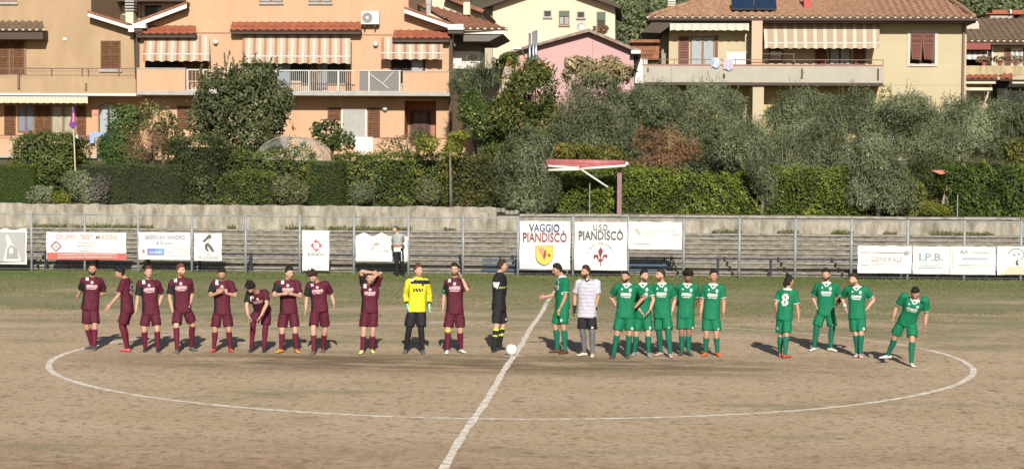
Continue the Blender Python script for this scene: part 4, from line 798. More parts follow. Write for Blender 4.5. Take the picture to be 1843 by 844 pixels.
# ---- cream house behind and upper cream building
hC = empty('cream_house', (atY(1000, 130, 80).x, 80, gz(80))); tag(hC, 'tall cream house with four small windows behind the pink house', 'house')
b = MB(); b.prism(px2([(887, 200), (1107, 200), (1107, 12), (995, -28), (887, 6)], 80), 80, 90); b.build('wall', MCRE, hC)
MB().prism(px2([(866, 200), (888, 200), (888, 4), (866, 14)], 80.4), 80.4, 90).build('side_wall', mat('shaded cream side', (.50, .45, .34), .9), hC)  # darker copy of the cream render, shade of the side painted in
b = MB(); b.prism(px2([(858, 13), (995, -34), (1118, 11), (1117, 16), (995, -28), (860, 18)][::-1], 79.2), 79.2, 90.5); b.build('roof', MDARKW, hC)
for i, q in enumerate(((978, 19, 993, 32), (1006, 20, 1025, 46), (1038, 21, 1053, 33.5), (1074, 22, 1090, 52))):
    w_ = win_px(hC, *q, 80.0, MGREY if i in (0, 2) else MBRF, leaves_=2 if i == 1 else 1, curtain=i in (1,)); part('sill', MGREY, w_, (q[0]-1, q[3], q[2]+1, q[3]+1.6, 79.85, .15))
    if i in (1, 3): part('blind', mat('green blind', (.12, .17, .13), .8), w_, (q[0]+.8, q[1]+.8, q[2]-.8, q[1]+(10 if i == 1 else 15), 79.88, .03))
ro = empty('window_plants', atY(1082, 55, 79.7)); tag(ro, 'dark plants in a box under the rightmost window of the cream house', 'plant'); part('box', MTILER, ro, (1074, 53, 1090, 56, 79.6, .25)); obj('leaves', crown('leaves', [tuple(atY(1082, 51, 79.7))+(.5, .2, .2)], 260, .16, .6, BR, 97), ro)
hU = empty('upper_house', (atY(800, 10, 66).x, 66, gz(66))); tag(hU, 'cream upper building peeping over the tiled side roof of the orange house', 'building')
b = MB(); b.prism(px2([(738, 60), (868, 60), (868, 24), (800, -5), (738, 2)], 66), 66, 74); b.build('wall', MCRE, hU); MB().prism(px2([(800, -8), (872, 18), (868, 24), (800, -3)][::-1], 65.2), 65.2, 74).build('roof', MTILE, hU)
# ---- pink house
hD = empty('pink_house', (atY(1040, 140, 74).x, 74, gz(74))); tag(hD, 'low pink gabled house with thin steel flue pipes', 'house')
b = MB(); b.prism(px2([(928, 230), (1143, 230), (1140, 92), (1062, 56), (928, 87)], 74), 74, 84); b.build('wall', MPNK, hD)
part('seam', mat('pink seam', (.5, .27, .26), .9), hD, (1066, 62, 1067, 160, 73.97, .03))
b = MB(); b.prism(px2([(904, 96), (1060, 52), (1154, 91), (1153, 97), (1060, 57.5), (906, 99)][::-1], 73.4), 73.4, 84.5); b.build('roof', mat('grey roof edge', (.40, .32, .27), .85, stain=(.22, .15, .12), scale=4), hD)
part('eave_end', MWH, hD, (1136, 91, 1153, 97, 73.3, .3), (921, 85, 938, 89, 73.3, .3)); part('porch', mat('painted porch shade', (.09, .07, .06), .9), hD, (905, 98, 929, 150, 76.5, 4)); part('wall_vent', MTILE, hD, (1005, 72, 1008.5, 75, 73.95, .05))  # porch is a near-black block, its shadow put into the colour
for i, (a, t) in enumerate(((953, 60), (959.5, 57), (964.5, 55))):
    p, q = atY(a, 150, 73.1), atY(a, t, 73.1); MB().tube([(p.x, 73.1, p.z), (p.x, 73.1, q.z)], .075, n=10).build('flue_pipe', mat('shiny steel', (.42, .46, .52), .3, metal=.6), hD, True)
sd = empty('satellite_dish', atY(1046, 54, 76)); tag(sd, 'white satellite dish on a thin mast above the pink roof', 'satellite dish'); c = atY(1047, 51, 75.8)
MB().tube([(c.x, 75.8, c.z-.05), (c.x, 75.75, c.z-.02), (c.x, 75.6, c.z+.05)], [.05, .22, .30], n=16).build('dish', MWH, sd, True); MB().tube([(c.x, 75.9, c.z-.3), (c.x, 75.9, c.z+.62)], .02).build('mast', MGREY, sd); MB().tube([(c.x-.45, 75.9, c.z+.6), (c.x+.45, 75.9, c.z+.6)], .015).build('aerial', MGREY, sd)
hH = empty('brick_shed', (atY(1160, 100, 78).x, 78, gz(78))); tag(hH, 'small red-orange shed with railings between the pink and the yellow house', 'shed'); part('wall', mat('brick orange', (.36, .15, .08), .9, var=.3, scale=3), hH, (1138, 76, 1186, 106, 78, 4)); part('roof', MTILE, hH, (1134, 72, 1188, 77, 77.6, 5)); part('lower_wall', MWH, hH, (1143, 106, 1165, 150, 77.9, 3))
b = MB()
for k in range(7): bx(b, 1143+k*5, 92, 1143.8+k*5, 108, 77.5, .03)
bx(b, 1140, 91, 1178, 92, 77.5, .03); b.build('railing', MDARKW, hH)
# ---- yellow house
YE = 55.0; YB = YE-1.7
hE = empty('yellow_house', (atY(1460, 290, YE).x, YE, gz(YE))); tag(hE, 'yellow house with a tiled hip roof, solar panels and a long pale balcony', 'house')
x0, x1, z0, z1 = R(1203, 38, 1738, 330, YE); zl = R(1203, 38, 1738, 153, YE)[2]
b = MB(); wall_holes(b, x0, x1, zl, z1, YE, []); b.build('upper_wall', MYEL, hE)
b = MB(); wall_holes(b, x0, R(1203, 0, 1590, 9, YE)[1], z0, zl-.02, YE+.05, []); b.build('ground_floor_wall', mat('yellow porch render', (.60, .46, .25), .9), hE); part('ground_floor_wall', MYEL, hE, (1590, 154, 1738, 330, YE+.01, 7.9))
MB().prism(px2([(1190, 150), (1204, 150), (1204, 30), (1190, 40)], YE+2), YE+1, YE+8).build('side_wall', mat('shaded side render', (.35, .30, .22), .9), hE)  # yellow render darkened so the side wall looks shaded
EL, ER = atY(1166, 31, YE-1.0), atY(1757, 33.5, YE-1.0)
zt = EL.z+7*.34; tr = Vector((ER.x-1.5, YE+6, zt)); tl = Vector((EL.x+6.2, YE+6, zt)); EL.z = ER.z = (EL.z+ER.z)/2
tiles('roof', hE, EL, ER, tr, tl, MTILEP, .36, .075, 16)
b = MB(); b.poly([(EL.x, EL.y, EL.z), (tl.x, tl.y, tl.z), (EL.x, EL.y+13, EL.z)][::-1]); b.poly([(ER.x, ER.y, ER.z), (ER.x, ER.y+13, ER.z), (tr.x, tr.y, tr.z)][::-1]); b.build('roof_end', MTILEP, hE)
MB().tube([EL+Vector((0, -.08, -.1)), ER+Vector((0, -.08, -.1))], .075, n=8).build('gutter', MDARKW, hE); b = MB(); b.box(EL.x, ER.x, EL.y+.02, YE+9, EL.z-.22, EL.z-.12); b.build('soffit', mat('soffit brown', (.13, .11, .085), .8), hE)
MB().tube([EL+Vector((.1, .1, .1)), tl+Vector((0, 0, .1))], .12, n=8).build('hip_tiles', MTILEP, hE); MB().tube([ER+Vector((-.1, .1, .1)), tr+Vector((0, 0, .1))], .12, n=8).build('hip_tiles', MTILEP, hE)
part('balcony_parapet', mat('pale grey parapet', (.46, .43, .37), .9, var=.08, scale=1.5), hE, (1157, 119, 1590, 149, YB, .15)); part('parapet_cap', mat('cap red', (.40, .19, .15), .8), hE, (1156, 116.6, 1590.5, 118.6, YB-.03, .21)); part('balcony_slab', MDARKW, hE, (1160, 149.5, 1590, 154, YB+.03, 1.68)); part('balcony_floor', MGREY, hE, (1160, 147.5, 1588, 149.3, YB+.16, 1.5))
MB().prism(px2([(1155, 59), (1181, 32), (1208, 34), (1208, 46), (1188, 60)][::-1], YE-.9), YE-.95, YE+4).build('side_eave', MDARKW, hE)
part('drain_spout', MDARKW, hE, (1165, 122, 1167.5, 130, YB-.04, .04), (1301, 133, 1305, 141, YB-.04, .04), (1442, 124, 1445, 142, YB-.04, .04), (1579, 124, 1582, 145, YB-.04, .04))
part('pillar', mat('salmon pillar', (.80, .46, .34), .9), hE, (1353, 38, 1372, 119, YB+.3, .5)); part('lower_pillar', MYEL, hE, (1354, 154, 1374, 330, YB+.2, .5))
b = MB(); bx(b, 1157, 107.2, 1590, 108.6, YB+.05, .03)
for p in (1158, 1213, 1268, 1323, 1373, 1430, 1485, 1540, 1589): bx(b, p, 108, p+1.2, 117, YB+.05, .03)
b.build('railing', MIRON, hE)
awning(hE, 1206, 1348, 41.5, 44, 56, YE-.5, .45, [S((.72, .68, .58)), S((.56, .52, .40)), S((.72, .68, .58))], .42, scal=.04)
awning(hE, 1374, 1583, 40, 78, 89, YE-.02, 1.3, [S((.64, .59, .46)), S((.46, .36, .26)), S((.46, .36, .26))], .46, shift=-2, scal=.06)
sh_px(hE, 1221, 66, 1240, 119, YE-.02, MRBR); win_px(hE, 1243, 66, 1286, 119, YE, MBRF, leaves_=2); sh_px(hE, 1287, 64, 1292, 119, YE-.02, MRBR)
win_px(hE, 1384, 88, 1409, 112, YE, MDARKW, leaves_=1, curtain=False); sh_px(hE, 1467, 80, 1488, 119, YE-.02, MRBR); win_px(hE, 1492, 80, 1531, 119, YE, MDARKW); sh_px(hE, 1536, 80, 1558, 119, YE-.02, MRBR)
part('window_surround', mat('pale surround', (.58, .55, .50), .8), hE, (1633, 55, 1638.5, 120, YE-.05, .05), (1682.5, 55, 1688, 120, YE-.05, .05), (1638.5, 55, 1682.5, 60, YE-.05, .05), (1638.5, 115, 1682.5, 120, YE-.08, .08)); part('window_recess', MDK, hE, (1638.5, 60, 1682.5, 115, YE-.01, .01))
for q in ((1639, 1660), (1661, 1682)):
    s_ = sh_px(hE, q[0], 61, q[1], 80, YE-.03, MRBR, name='shutter', ns=7)
    b = MB(); p = [Vector(atY(q[0], 80, YE-.04)), Vector(atY(q[1], 80, YE-.04)), Vector(atY(q[1]-2, 109, YE-.42)), Vector(atY(q[0]+2.5, 107, YE-.42))]; b.quad(*p[::-1])
    for k in range(9): 
        t, u = (k+.1)/9, (k+.75)/9; b.quad(p[0].lerp(p[3], u)+Vector((.06, -.035, 0)), p[1].lerp(p[2], u)+Vector((-.06, -.035, 0)), p[1].lerp(p[2], t)+Vector((-.06, -.005, 0)), p[0].lerp(p[3], t)+Vector((.06, -.005, 0)))
    b.build('shutter_flap', MRBR, s_)
part('drainpipe', MIRON, hE, (1731, 44, 1735, 300, YE-.12, .1)); part('wall_lamp', MWH, hE, (1211, 154, 1221, 160, YE-1, .1))
for i in range(2):
    p = [Vector(atY(*q, YE-.25+ (0 if j < 2 else .9))) for j, q in enumerate(((1317+i*41, 19), (1357+i*41, 19), (1356+i*40.5, 1), (1316+i*40.5, 1)))]
    o = MB(); n_ = Vector((0, -.3, .95))*.1; o.quad(*[q+n_ for q in p]); o.quad(*[q for q in p][::-1]); o.quad(p[0], p[1], p[1]+n_, p[0]+n_); o.quad(p[1], p[2], p[2]+n_, p[1]+n_); o.quad(p[3], p[0], p[0]+n_, p[3]+n_)
    s_ = o.build('solar_panel', mat('solar frame', (.05, .06, .08), .4), hE)
    c_ = sum(p, Vector())/4; o = MB(); o.quad(*[c_+(q-c_)*.94+n_*1.05 for q in p]); o.build('solar_glass', mat('solar glass', (.02, .04, .09), .25, spec=.5), s_)
part('red_chimney', mat('red chimney paint', (.50, .09, .09), .7), hE, (1447, -20, 1459, 20, YE+.6, .4)); part('chimney_base', mat('red chimney paint', (.50, .09, .09)), hE, (1444, 17, 1463, 22, YE+.45, .6))
cb_ = part('chimney', MTILER, hE, (1201, 12, 1217, 24, YE+4.5, .6)); b = MB()
for k in range(4): bx(b, 1202, -3+k*4, 1216, -1+k*4, YE+4.5, .5)
b.build('louvre', MWH, cb_)
# laundry and furniture on the balcony
def cloth(nm, lab, px0, py0, px1, py1, Y, m):
    b = MB(); x0, x1, z0, z1 = R(px0, py0, px1, py1, Y); n = 8
    for i in range(n):
        u, v = x0+(x1-x0)*i/n, x0+(x1-x0)*(i+1)/n; y, y2 = Y+.02*math.sin(i*1.7), Y+.02*math.sin(i*1.7+1.7)
        for dy in (0, .012): b.quad((u, y+dy, z0+.05*math.sin(i)), (v, y2+dy, z0+.05*math.sin(i+1)), (v, y2+dy, z1), (u, y+dy, z1))
    o = b.build(nm, m); tag(o, lab, 'laundry'); return o
cloth('towel', 'blue and white towel hanging over the pale balcony rail', 1280, 104, 1295, 122, YB-.1, mat('towel blue', (.25, .42, .62), .9, stain=(.7, .72, .7), scale=4)); cloth('towel', 'pale lavender cloth hanging over the pale balcony rail', 1302, 107, 1319, 126, YB-.1, mat('lavender cloth', (.55, .50, .62), .9))
ro = empty('clothes_rack', atY(1325, 118, YE-.8)); tag(ro, 'white clothes rack with sheets on the yellow house balcony', 'clothes rack'); part('sheet', MWH, ro, (1308, 95, 1342, 119, YE-.8, .03)); part('rack_frame', MRAILW, ro, (1306, 93.6, 1344, 95, YE-.82, .06), (1324, 95, 1325.4, 122, YE-.84, .03))
ro = empty('clothes_rack', atY(1425, 100, YB+.4)); tag(ro, 'thin wire clothes rack on the balcony under the big cream awning', 'clothes rack'); part('wires', MIRON, ro, (1372, 97, 1431, 98, YB+.3, .03), (1372, 101.5, 1429, 102.3, YB+.5, .03)); part('leg', MIRON, ro, (1428, 98, 1429.2, 119, YB+.3, .03)); 
# ---- far right house
YF = 66.0
hF = empty('far_right_house', (atY(1800, 200, YF).x, YF, gz(YF))); tag(hF, 'yellow house with an old brown tiled roof at the right edge of the picture', 'house')
part('wall', MYEL, hF, (1736, 70, 2000, 240, YF, 8)); A = atY(1738, 74, YF-.8); Bq = atY(2000, 76, YF-.8); tiles('roof', hF, A, Bq, (Bq.x, YF+4, A.z+1.55), (A.x, YF+4, A.z+1.55), MTILEB, .34, .07, 9)
part('soffit', MDARKW, hF, (1738, 75.5, 2000, 81, YF-.75, .74)); part('balcony_wall', mat('stained yellow parapet', (.55, .45, .28), .9, stain=(.33, .27, .17), scale=4, stretch=(2, 1, .2)), hF, (1738, 119, 2000, 136, YF-1.6, .2))
A = atY(1738, 143, YF-2.3); Bq = atY(1795, 143, YF-2.3); tiles('lower_roof', hF, A, Bq, atY(1795, 136, YF-1.6), atY(1738, 136, YF-1.6), MTILER, .34, .05, 2, ends=False); A = atY(1800, 143, YF-2.3); Bq = atY(1822, 143, YF-2.3); tiles('lower_roof', hF, A, Bq, atY(1822, 134, YF-1.6), atY(1802, 134, YF-1.6), MTILER, .34, .05, 2, ends=False)
part('porch', MDK, hF, (1795, 144, 2000, 200, YF-1.5, 1.4)); part('porch_beam', MCRE, hF, (1738, 146.5, 1792, 151, YF-2.2, .2), (1738, 158, 1786, 163, YF-2.1, .2), (1822, 148, 2000, 151, YF-2.2, .2))
awning(hF, 1737, 1778, 92, 101, 108, YF-.05, .9, [S((.42, .42, .42)), S((.75, .75, .73))], .3, scal=.03); part('red_canopy', mat('dark red canopy', (.27, .075, .06), .7), hF, (1738, 78, 1783, 89.5, YF-1.0, .9)); part('dark_window', MDK, hF, (1738, 90, 1786, 119, YF-.03, .03))
sh_px(hF, 1808, 87, 1819, 120, YF-.03, MRBR); win_px(hF, 1820, 88, 1840, 120, YF, MWH); sh_px(hF, 1840, 87, 1852, 120, YF-.03, MRBR); part('wall_trim', MWH, hF, (1785, 83, 1787.5, 118, YF-.05, .05))
part('white_chimney', mat('pale chimney', (.62, .54, .48), .8), hF, (1740, 42, 1762, 53, YF+1.5, 1)); part('chimney_cap', MWH, hF, (1736, 33, 1758, 39, YF+1.3, 1.3), (1742, 39, 1760, 42, YF+1.5, 1))
for i, (px_, g_) in enumerate(((1800, 0), (1771, 1), (1828, 2))):
    q = atY(px_, 119, YF-1.5); ro = empty('potted_plant', (q.x, YF-1.5, q.z)); tag(ro, ('dark bushy plant in the middle of the far right balcony', 'low pink flowering plant under the striped awning at the far right', 'twiggy plant in front of the far right window')[i], 'plant', 'potted plants on the far right balcony')
    MB().tube([(q.x, YF-1.5, q.z), (q.x, YF-1.5, q.z+.18)], [.10, .14], n=8).build('pot', MTILER, ro); obj('leaves', crown('leaves', [(q.x, YF-1.5, q.z+.35, .5, .2, .22)], 220, .14, .5, (BR, RB, BR)[i], 120+i), ro)
# ---- white far house on the hill
YG_ = 113.0
hG = empty('hillside_house', (atY(1810, 40, YG_).x, YG_, hz(40, YG_))); tag(hG, 'small white house with a red roof up on the wooded hill', 'house')
part('wall', MWH, hG, (1776, 25, 1900, 60, YG_, 8)); part('roof', MTILER, hG, (1786, 18.5, 1900, 24, YG_-.6, 9), (1774, 24, 1900, 26, YG_-1.2, 9.5)); part('window', MDK, hG, (1783, 34, 1796, 37, YG_-.05, .05), (1800, 33, 1812, 39, YG_-.05, .05), (1826, 28, 1836, 38, YG_-.05, .05)); part('veranda', MGREY, hG, (1782, 29, 1822, 33.5, YG_-1, .5)); part('chimney', MWH, hG, (1818, 18, 1821, 25, YG_-1.4, 1))
# ---- folded awning frame on the wall
fr = empty('awning_frame', (atY(1050, 385, 35.6).x, 35.6, 2.1)); tag(fr, 'folded red awning with white arms on mauve posts standing on the wall', 'awning')
MMV = mat('mauve steel', (.30, .17, .19), .6, var=.2, scale=4); yq = 34.5
for (a, t, bb) in ((1114.5, 302, 388), (978.5, 296, 372)):
    p, q = atY(a, bb, yq), atY(a, t, yq); MB().box(p.x-.085, p.x+.085, yq-.08, yq+.08, p.z-.1, q.z).build('post', MMV, fr)
MRED = mat('faded red fabric', (.38, .09, .10), .7, stain=(.50, .20, .20), scale=2)
MB().tube([atY(983, 292, yq-.2), atY(1055, 293.5, yq-.2), atY(1124, 294.5, yq-.2)], [(.13, .10), (.13, .12), (.12, .10)], n=12).build('fabric_roll', MRED, fr, True)
MB().tube([atY(985, 296, yq-.35), atY(1050, 299, yq-.42), atY(1122, 298, yq-.35)], [.05, .09, .05], n=8).build('folded_valance', MRED, fr, True)
for q in (((986, 299), (1043, 303)), ((987, 306.5), (1043, 305)), ((1046, 304), (1126, 298.5)), ((1044, 304), (1094, 337))):
    MB().tube([atY(*q[0], yq-.5), atY(*q[1], yq-.5)], .035 if q[1][0] > 1090 and q[1][1] > 330 else .05, n=8).build('arm', MWH, fr, True)
MB().ball(atY(1128, 295, yq-.4), .08, 0, 8).build('end_joint', MWH, fr, True)
# garden odds and ends at the right
b = MB(); b.prism(px2([(1700, 345), (1702, 335), (1714, 342), (1710, 350), (1706, 356), (1708, 363), (1703, 373), (1695, 366), (1698, 352)], 35.3)[::-1], 35.3, 35.34); tag(b.build('propped_board', mat('pinkish board', (.36, .25, .21), .9, stain=(.30, .28, .24), scale=2)), 'weathered pinkish board propped behind the wall left of the dark right hedge', 'board')
b = MB(); b.prism(px2([(1675, 307), (1708, 306), (1706, 311), (1692, 314)][::-1], 35.4), 35.3, 36.2); tag(b.build('red_board', mat('salmon board', (.60, .22, .17), .8)), 'salmon red board lying flat on top of the garden frame at the right', 'board')
b = MB(); x0, x1, z0, z1 = R(1681, 368, 1697, 391, 35.9)
for i in range(6): b.box(x0+(x1-x0)*i/6, x0+(x1-x0)*(i+1)/6-.01, 35.9+.03*(i % 2), 35.95+.03*(i % 2), z0, z1-.05*(i % 3))
tag(b.build('blue_sheet', mat('blue tarp', (.05, .12, .22), .6)), 'blue plastic sheet standing behind the wall beside the propped board', 'sheet')
for i, (px_, t, bb, col) in enumerate(((673, 306, 372, (.04, .10, .07)), (1723, 350, 391, (.30, .29, .24)), (1061, 330, 386, (.30, .29, .24)))):
    p, q = atY(px_, bb, 34.45), atY(px_, t, 34.45); tag(MB().tube([(p.x, 34.45, p.z-.05), (p.x, 34.45, q.z)], .022, n=6).build('fence_stake', mat('stake %d' % i, col, .7)), ('thin green stake in front of the long hedge below the orange terrace', 'thin pale stake beside the dark hedge at the right end of the wall', 'thin pale stake under the folded red awning')[i], 'stake')
# ---------------------------------------------------------------- banners on the fence
YBN = FY-.06
MBAN = mat('white banner vinyl', (.74, .74, .73), .5, var=.04, scale=1.2)
def bumpwrinkle(m):
    n = m.node_tree.nodes; L = m.node_tree.links; g_ = n.new('ShaderNodeNewGeometry'); mp = n.new('ShaderNodeMapping'); mp.inputs['Rotation'].default_value = (0, .6, 0); mp.inputs['Scale'].default_value = (1.6, 1, .7); x = n.new('ShaderNodeTexNoise'); x.inputs['Scale'].default_value = 1.6; x.inputs['Detail'].default_value = 3; b_ = n.new('ShaderNodeBump'); b_.inputs['Strength'].default_value = .8; b_.inputs['Distance'].default_value = .10
    L.new(g_.outputs[0], mp.inputs[0]); L.new(mp.outputs[0], x.inputs[0]); L.new(x.outputs[0], b_.inputs['Height']); L.new(b_.outputs[0], n['Principled BSDF'].inputs['Normal'])
bumpwrinkle(MBAN)
def banner(lab, px0, py0, px1, py1, sag=0.0, wr=.02, seed=0, m=None):
    x0, x1, z0, z1 = R(px0, py0, px1, py1, YBN); nx, nz = 36, 14; V = []; r = random.Random(seed); ph = r.uniform(0, 6)
    for j in range(nz+1):
        for i in range(nx+1):
            s, t = i/nx, j/nz; zz = z0+(z1-z0)*t; edge = sag*(math.sin(s*math.pi*3+ph)**2)*(t**3); zz -= edge+.004*math.sin(s*11+ph)*(t > .9)+.003*math.sin(s*7+ph*2)*(t < .1)
            y = YBN-.03-wr*(1+math.sin((s*(x1-x0)*1.2+t*1.3)*3.0+ph)*.6+.4*math.sin((s*(x1-x0)-t)*6+ph))
            V.append((x0+(x1-x0)*s+.008*math.sin(t*9+ph)*(s in (0, 1)), y, zz))
    F = [(j*(nx+1)+i, j*(nx+1)+i+1, (j+1)*(nx+1)+i+1, (j+1)*(nx+1)+i) for j in range(nz) for i in range(nx)]
    me = np_mesh('sheet', np.array(V), np.array(F), m or MBAN, smooth=True); o = obj('banner', me); tag(o, lab, 'banner', 'banners tied to the pitch fence')
    return o, (x0, x1, z0, z1), YBN-.035-wr*2.1
def put(o, nm, me, x, z, Y):
    for v in me.vertices: v.co.x += x; v.co.y += Y; v.co.z += z
    c = obj(nm, me, o); return c
def ink(c): return mat('ink %.2f %.2f %.2f' % c, c, .6)
def txt(o, Y, s, px, py, wpx, hpx, c, bold=0.0, nm='lettering'):
    p = atY(px, py, Y); sc_ = (Y-CAM.y)/FPX; me = text_mesh(s, hpx*sc_*1.38, ink(c), wpx*sc_, bold); put(o, nm, me, p.x, p.z, Y)
def rectp(o, Y, px0, py0, px1, py1, c, nm='printed_block', t=.004): b = MB(); bx(b, px0, py0, px1, py1, Y-t/2, t); b.build(nm, ink(c), o)
def polyp(o, Y, pts, c, nm='emblem', t=.004): b = MB(); b.prism(px2(pts, Y), Y-t, Y); b.build(nm, ink(c), o)
def smalltext(o, Y, px0, px1, py, n, c, seed, h=2.0):
    r = random.Random(seed); b = MB(); x = px0
    while x < px1-1.5:
        w_ = r.uniform(.7, 1.6); bx(b, x, py-r.uniform(.6, 1)*h/2, x+w_, py+h/2, Y-.003, .003); x += w_+r.uniform(.4, .9)+(1.2 if r.random() < .15 else 0)
    b.build('small_print', ink(c), o)['kind'] = 'stuff'
GR, DG_, RD = (.45, .45, .47), (.12, .12, .14), (.62, .10, .12)
o, r_, y = banner('white banner at the far left with a large grey figure photograph', -40, 411, 49, 475, .05, .03, 1)
polyp(o, y-.004, [(-40, 472), (44, 470), (45, 418), (-40, 417)][::1], (.42, .42, .42), 'grey_photo'); polyp(o, y-.012, [(6, 470), (13, 440), (10, 424), (14, 422), (22, 438), (33, 455), (38, 470)][::1], (.72, .72, .71), 'pale_figure'); polyp(o, y-.018, [(11, 466), (13, 448), (20, 440), (30, 448), (34, 466)], (.34, .34, .34), 'pale_figure'); polyp(o, y-.022, [(17, 456), (17, 448), (21, 445), (24, 450), (23, 456)], (.70, .70, .70), 'pale_figure')
o, r_, y = banner('long white and red banner with pink outlined letters and a diamond logo', 84, 418, 227.5, 467, .0, .012, 2)
txt(o, y, 'GRUPPO', 119, 427, 39, 9.0, (.72, .42, .42), .003); txt(o, y, '"SG"', 154, 427, 22, 8.5, (.72, .30, .30), .004); txt(o, y, 'MASINI', 191, 427, 40, 9.0, (.72, .42, .42), .003)
rectp(o, y, 84.5, 455, 227, 466.8, (.72, .13, .11)); 
for q, a in ((457.8, 3), (462.6, 5)): smalltext(o, y-.006, 104, 211, q, 40, (.80, .55, .52), a, 3.0)
for q, a, l in ((437.5, 137, 175), (442, 138, 172), (446.5, 146, 166), (451, 140, 172)): smalltext(o, y, a, l, q, 20, GR, int(q), 1.8)
for k in range(4):
    p = [(101, 434), (110, 443), (101, 452), (92, 443)]; a_, c_ = p[k], p[(k+1) % 4]; b = MB(); b.tube([atY(*a_, y), atY(*c_, y)], .022, n=4); b.build('diamond_logo', ink((.42, .18, .22)), o)
txt(o, y, 'SG', 101, 443, 7, 4, (.5, .3, .25))
o, r_, y = banner('white banner with dark heading and a blue rounded logo, left of the pelican banner', 250, 418, 343, 467, .0, .012, 3)
txt(o, y, 'SASSOLINI SANDRO', 297, 427, 74, 7.2, (.25, .25, .32), .002); txt(o, y, '& C. s.n.c.', 297, 437, 32, 6, (.25, .25, .32), .001)
rectp(o, y, 265, 447, 295.5, 458.5, (.20, .24, .55), 'blue_logo'); rectp(o, y-.004, 280, 447.6, 295.2, 458, (.22, .38, .62), 'blue_logo'); smalltext(o, y-.01, 269, 292, 454, 10, (.8, .8, .85), 8, 2.4); polyp(o, y, [(255, 452), (257, 448), (260, 449), (261, 453), (258, 456)], (.45, .2, .35)); polyp(o, y, [(255, 457), (261, 456), (261, 464), (259, 464)], (.60, .58, .58))
for q, a, l in ((444.5, 303, 341), (447.5, 312, 332), (450.5, 311, 331), (453.5, 303, 340), (460.5, 304, 341)): smalltext(o, y, a, l, q, 20, GR, int(q), 1.5)
o, r_, y = banner('white banner with a black pelican drawing', 350, 419.5, 399.5, 469, .0, .012, 4)
polyp(o, y, [(373, 427), (374, 423), (377, 421.5), (380, 423), (380.5, 427), (378, 430), (375, 429)], DG_); polyp(o, y, [(364, 434), (374, 424.5), (375, 429), (368, 435.5)], DG_); polyp(o, y, [(374, 429), (377.5, 429.5), (376, 437), (374, 438)], (.5, .5, .5))
polyp(o, y-.004, [(368.5, 446), (368.5, 440), (372, 437), (376, 438), (381, 443), (385, 450), (385, 453.5), (381, 452), (376, 446), (374, 442), (373, 446), (376, 452), (374, 452.5), (370, 449)][::1], DG_)
txt(o, y, 'PELLICANO', 374.5, 463.5, 38, 5.5, (.35, .35, .36), .002); polyp(o, y, [(372, 455), (379, 454.5), (379, 457), (372, 457.5)], (.6, .6, .6))
o, r_, y = banner('tall white banner with a broken red diamond logo', 544.5, 414.5, 593, 486.5, .0, .02, 5)
polyp(o, y, [(565, 435), (568.5, 430.5), (580, 441.5), (576.5, 445.5), (573.5, 443), (575, 440.5), (573, 437), (569.5, 436), (567, 437)], RD); polyp(o, y, [(559, 441.5), (562.5, 437.5), (565.5, 440), (564, 443), (566, 447), (569.5, 448.5), (573.5, 446.5), (573, 450), (569, 452.5)], RD); txt(o, y, 'EUROSCAI', 568, 457.5, 29, 5, (.30, .33, .38), .002)
o, r_, y = banner('sagging white banner with faint grey print behind the man at the fence', 640.5, 419, 734, 470, .12, .03, 6)
polyp(o, y-.03, [(668, 445), (667, 436), (672, 433), (682, 434), (682, 439), (675, 439), (670, 450)], (.58, .58, .58), 'faint_horse'); txt(o, y-.03, 'AZIENDA', 682, 450.5, 14, 3, (.6, .6, .6)); smalltext(o, y-.03, 690, 700, 450.5, 5, (.6, .6, .6), 4, 2)
o, r_, y = banner('square white banner reading VAGGIO PIANDISCÒ with a yellow shield', 935.5, 398, 1026.5, 484, .0, .03, 7)
txt(o, y, 'VAGGIO', 980, 411, 55, 14.5, (.06, .07, .20), .006); txt(o, y, 'PIANDISC\u00d2', 980.5, 428, 79, 17, (.24, .05, .07), .006)
sh_ = [(964, 441.5), (996, 441.5), (996, 462), (993, 470), (987, 475), (980, 478), (973, 475), (967, 470), (964, 462)]; polyp(o, y, sh_[::-1], (.35, .28, .12)); polyp(o, y-.005, [(980+(a-980)*.93, 459+(c-459)*.93) for a, c in sh_][::-1], (.80, .55, .10)); polyp(o, y-.01, [(967, 446), (979, 446), (979, 460), (981, 471)], (.68, .28, .22)); polyp(o, y-.015, [(980, 449), (983, 451), (983, 458), (981, 466), (977, 462), (979, 457)], (.30, .06, .04)); polyp(o, y-.015, [(984, 460), (988, 456), (991, 459), (990, 464), (987, 460)], (.16, .08, .02))
b = MB(); bx(b, 932, 484.5, 1027, 486, FY-.09, .04); b.build('bottom_bar', MGALV, froot)
o, r_, y = banner('square white banner reading U.S.D. PIANDISCÒ with a dark red lily', 1034, 399.5, 1128.5, 486, .0, .03, 8)
txt(o, y, 'U.S.D.', 1082, 410, 28, 11, (.10, .10, .12), .005); txt(o, y, 'PIANDISC\u00d2', 1081.5, 424.5, 80, 16, (.10, .10, .12), .006)
LR = (.25, .03, .07); polyp(o, y, [(1081, 445), (1085.5, 451), (1083.5, 457), (1081.6, 462), (1081.6, 478), (1080.4, 478), (1080.4, 462), (1078.5, 457), (1076.7, 451)], LR, 'lily')
for s in (-1, 1): polyp(o, y, [(1081+s*q[0], q[1]) for q in ((3, 464), (5, 459), (9, 457), (12.5, 460), (12, 463.5), (9.5, 464.5), (9.5, 461.5), (7, 461.5), (4.5, 466))][::s], LR, 'lily'); 
polyp(o, y-.004, [(1077, 466), (1085, 466), (1085, 468), (1083, 470), (1079, 470), (1077, 468)], LR, 'lily')
AR = 'U.S.D. PIANDISCO'
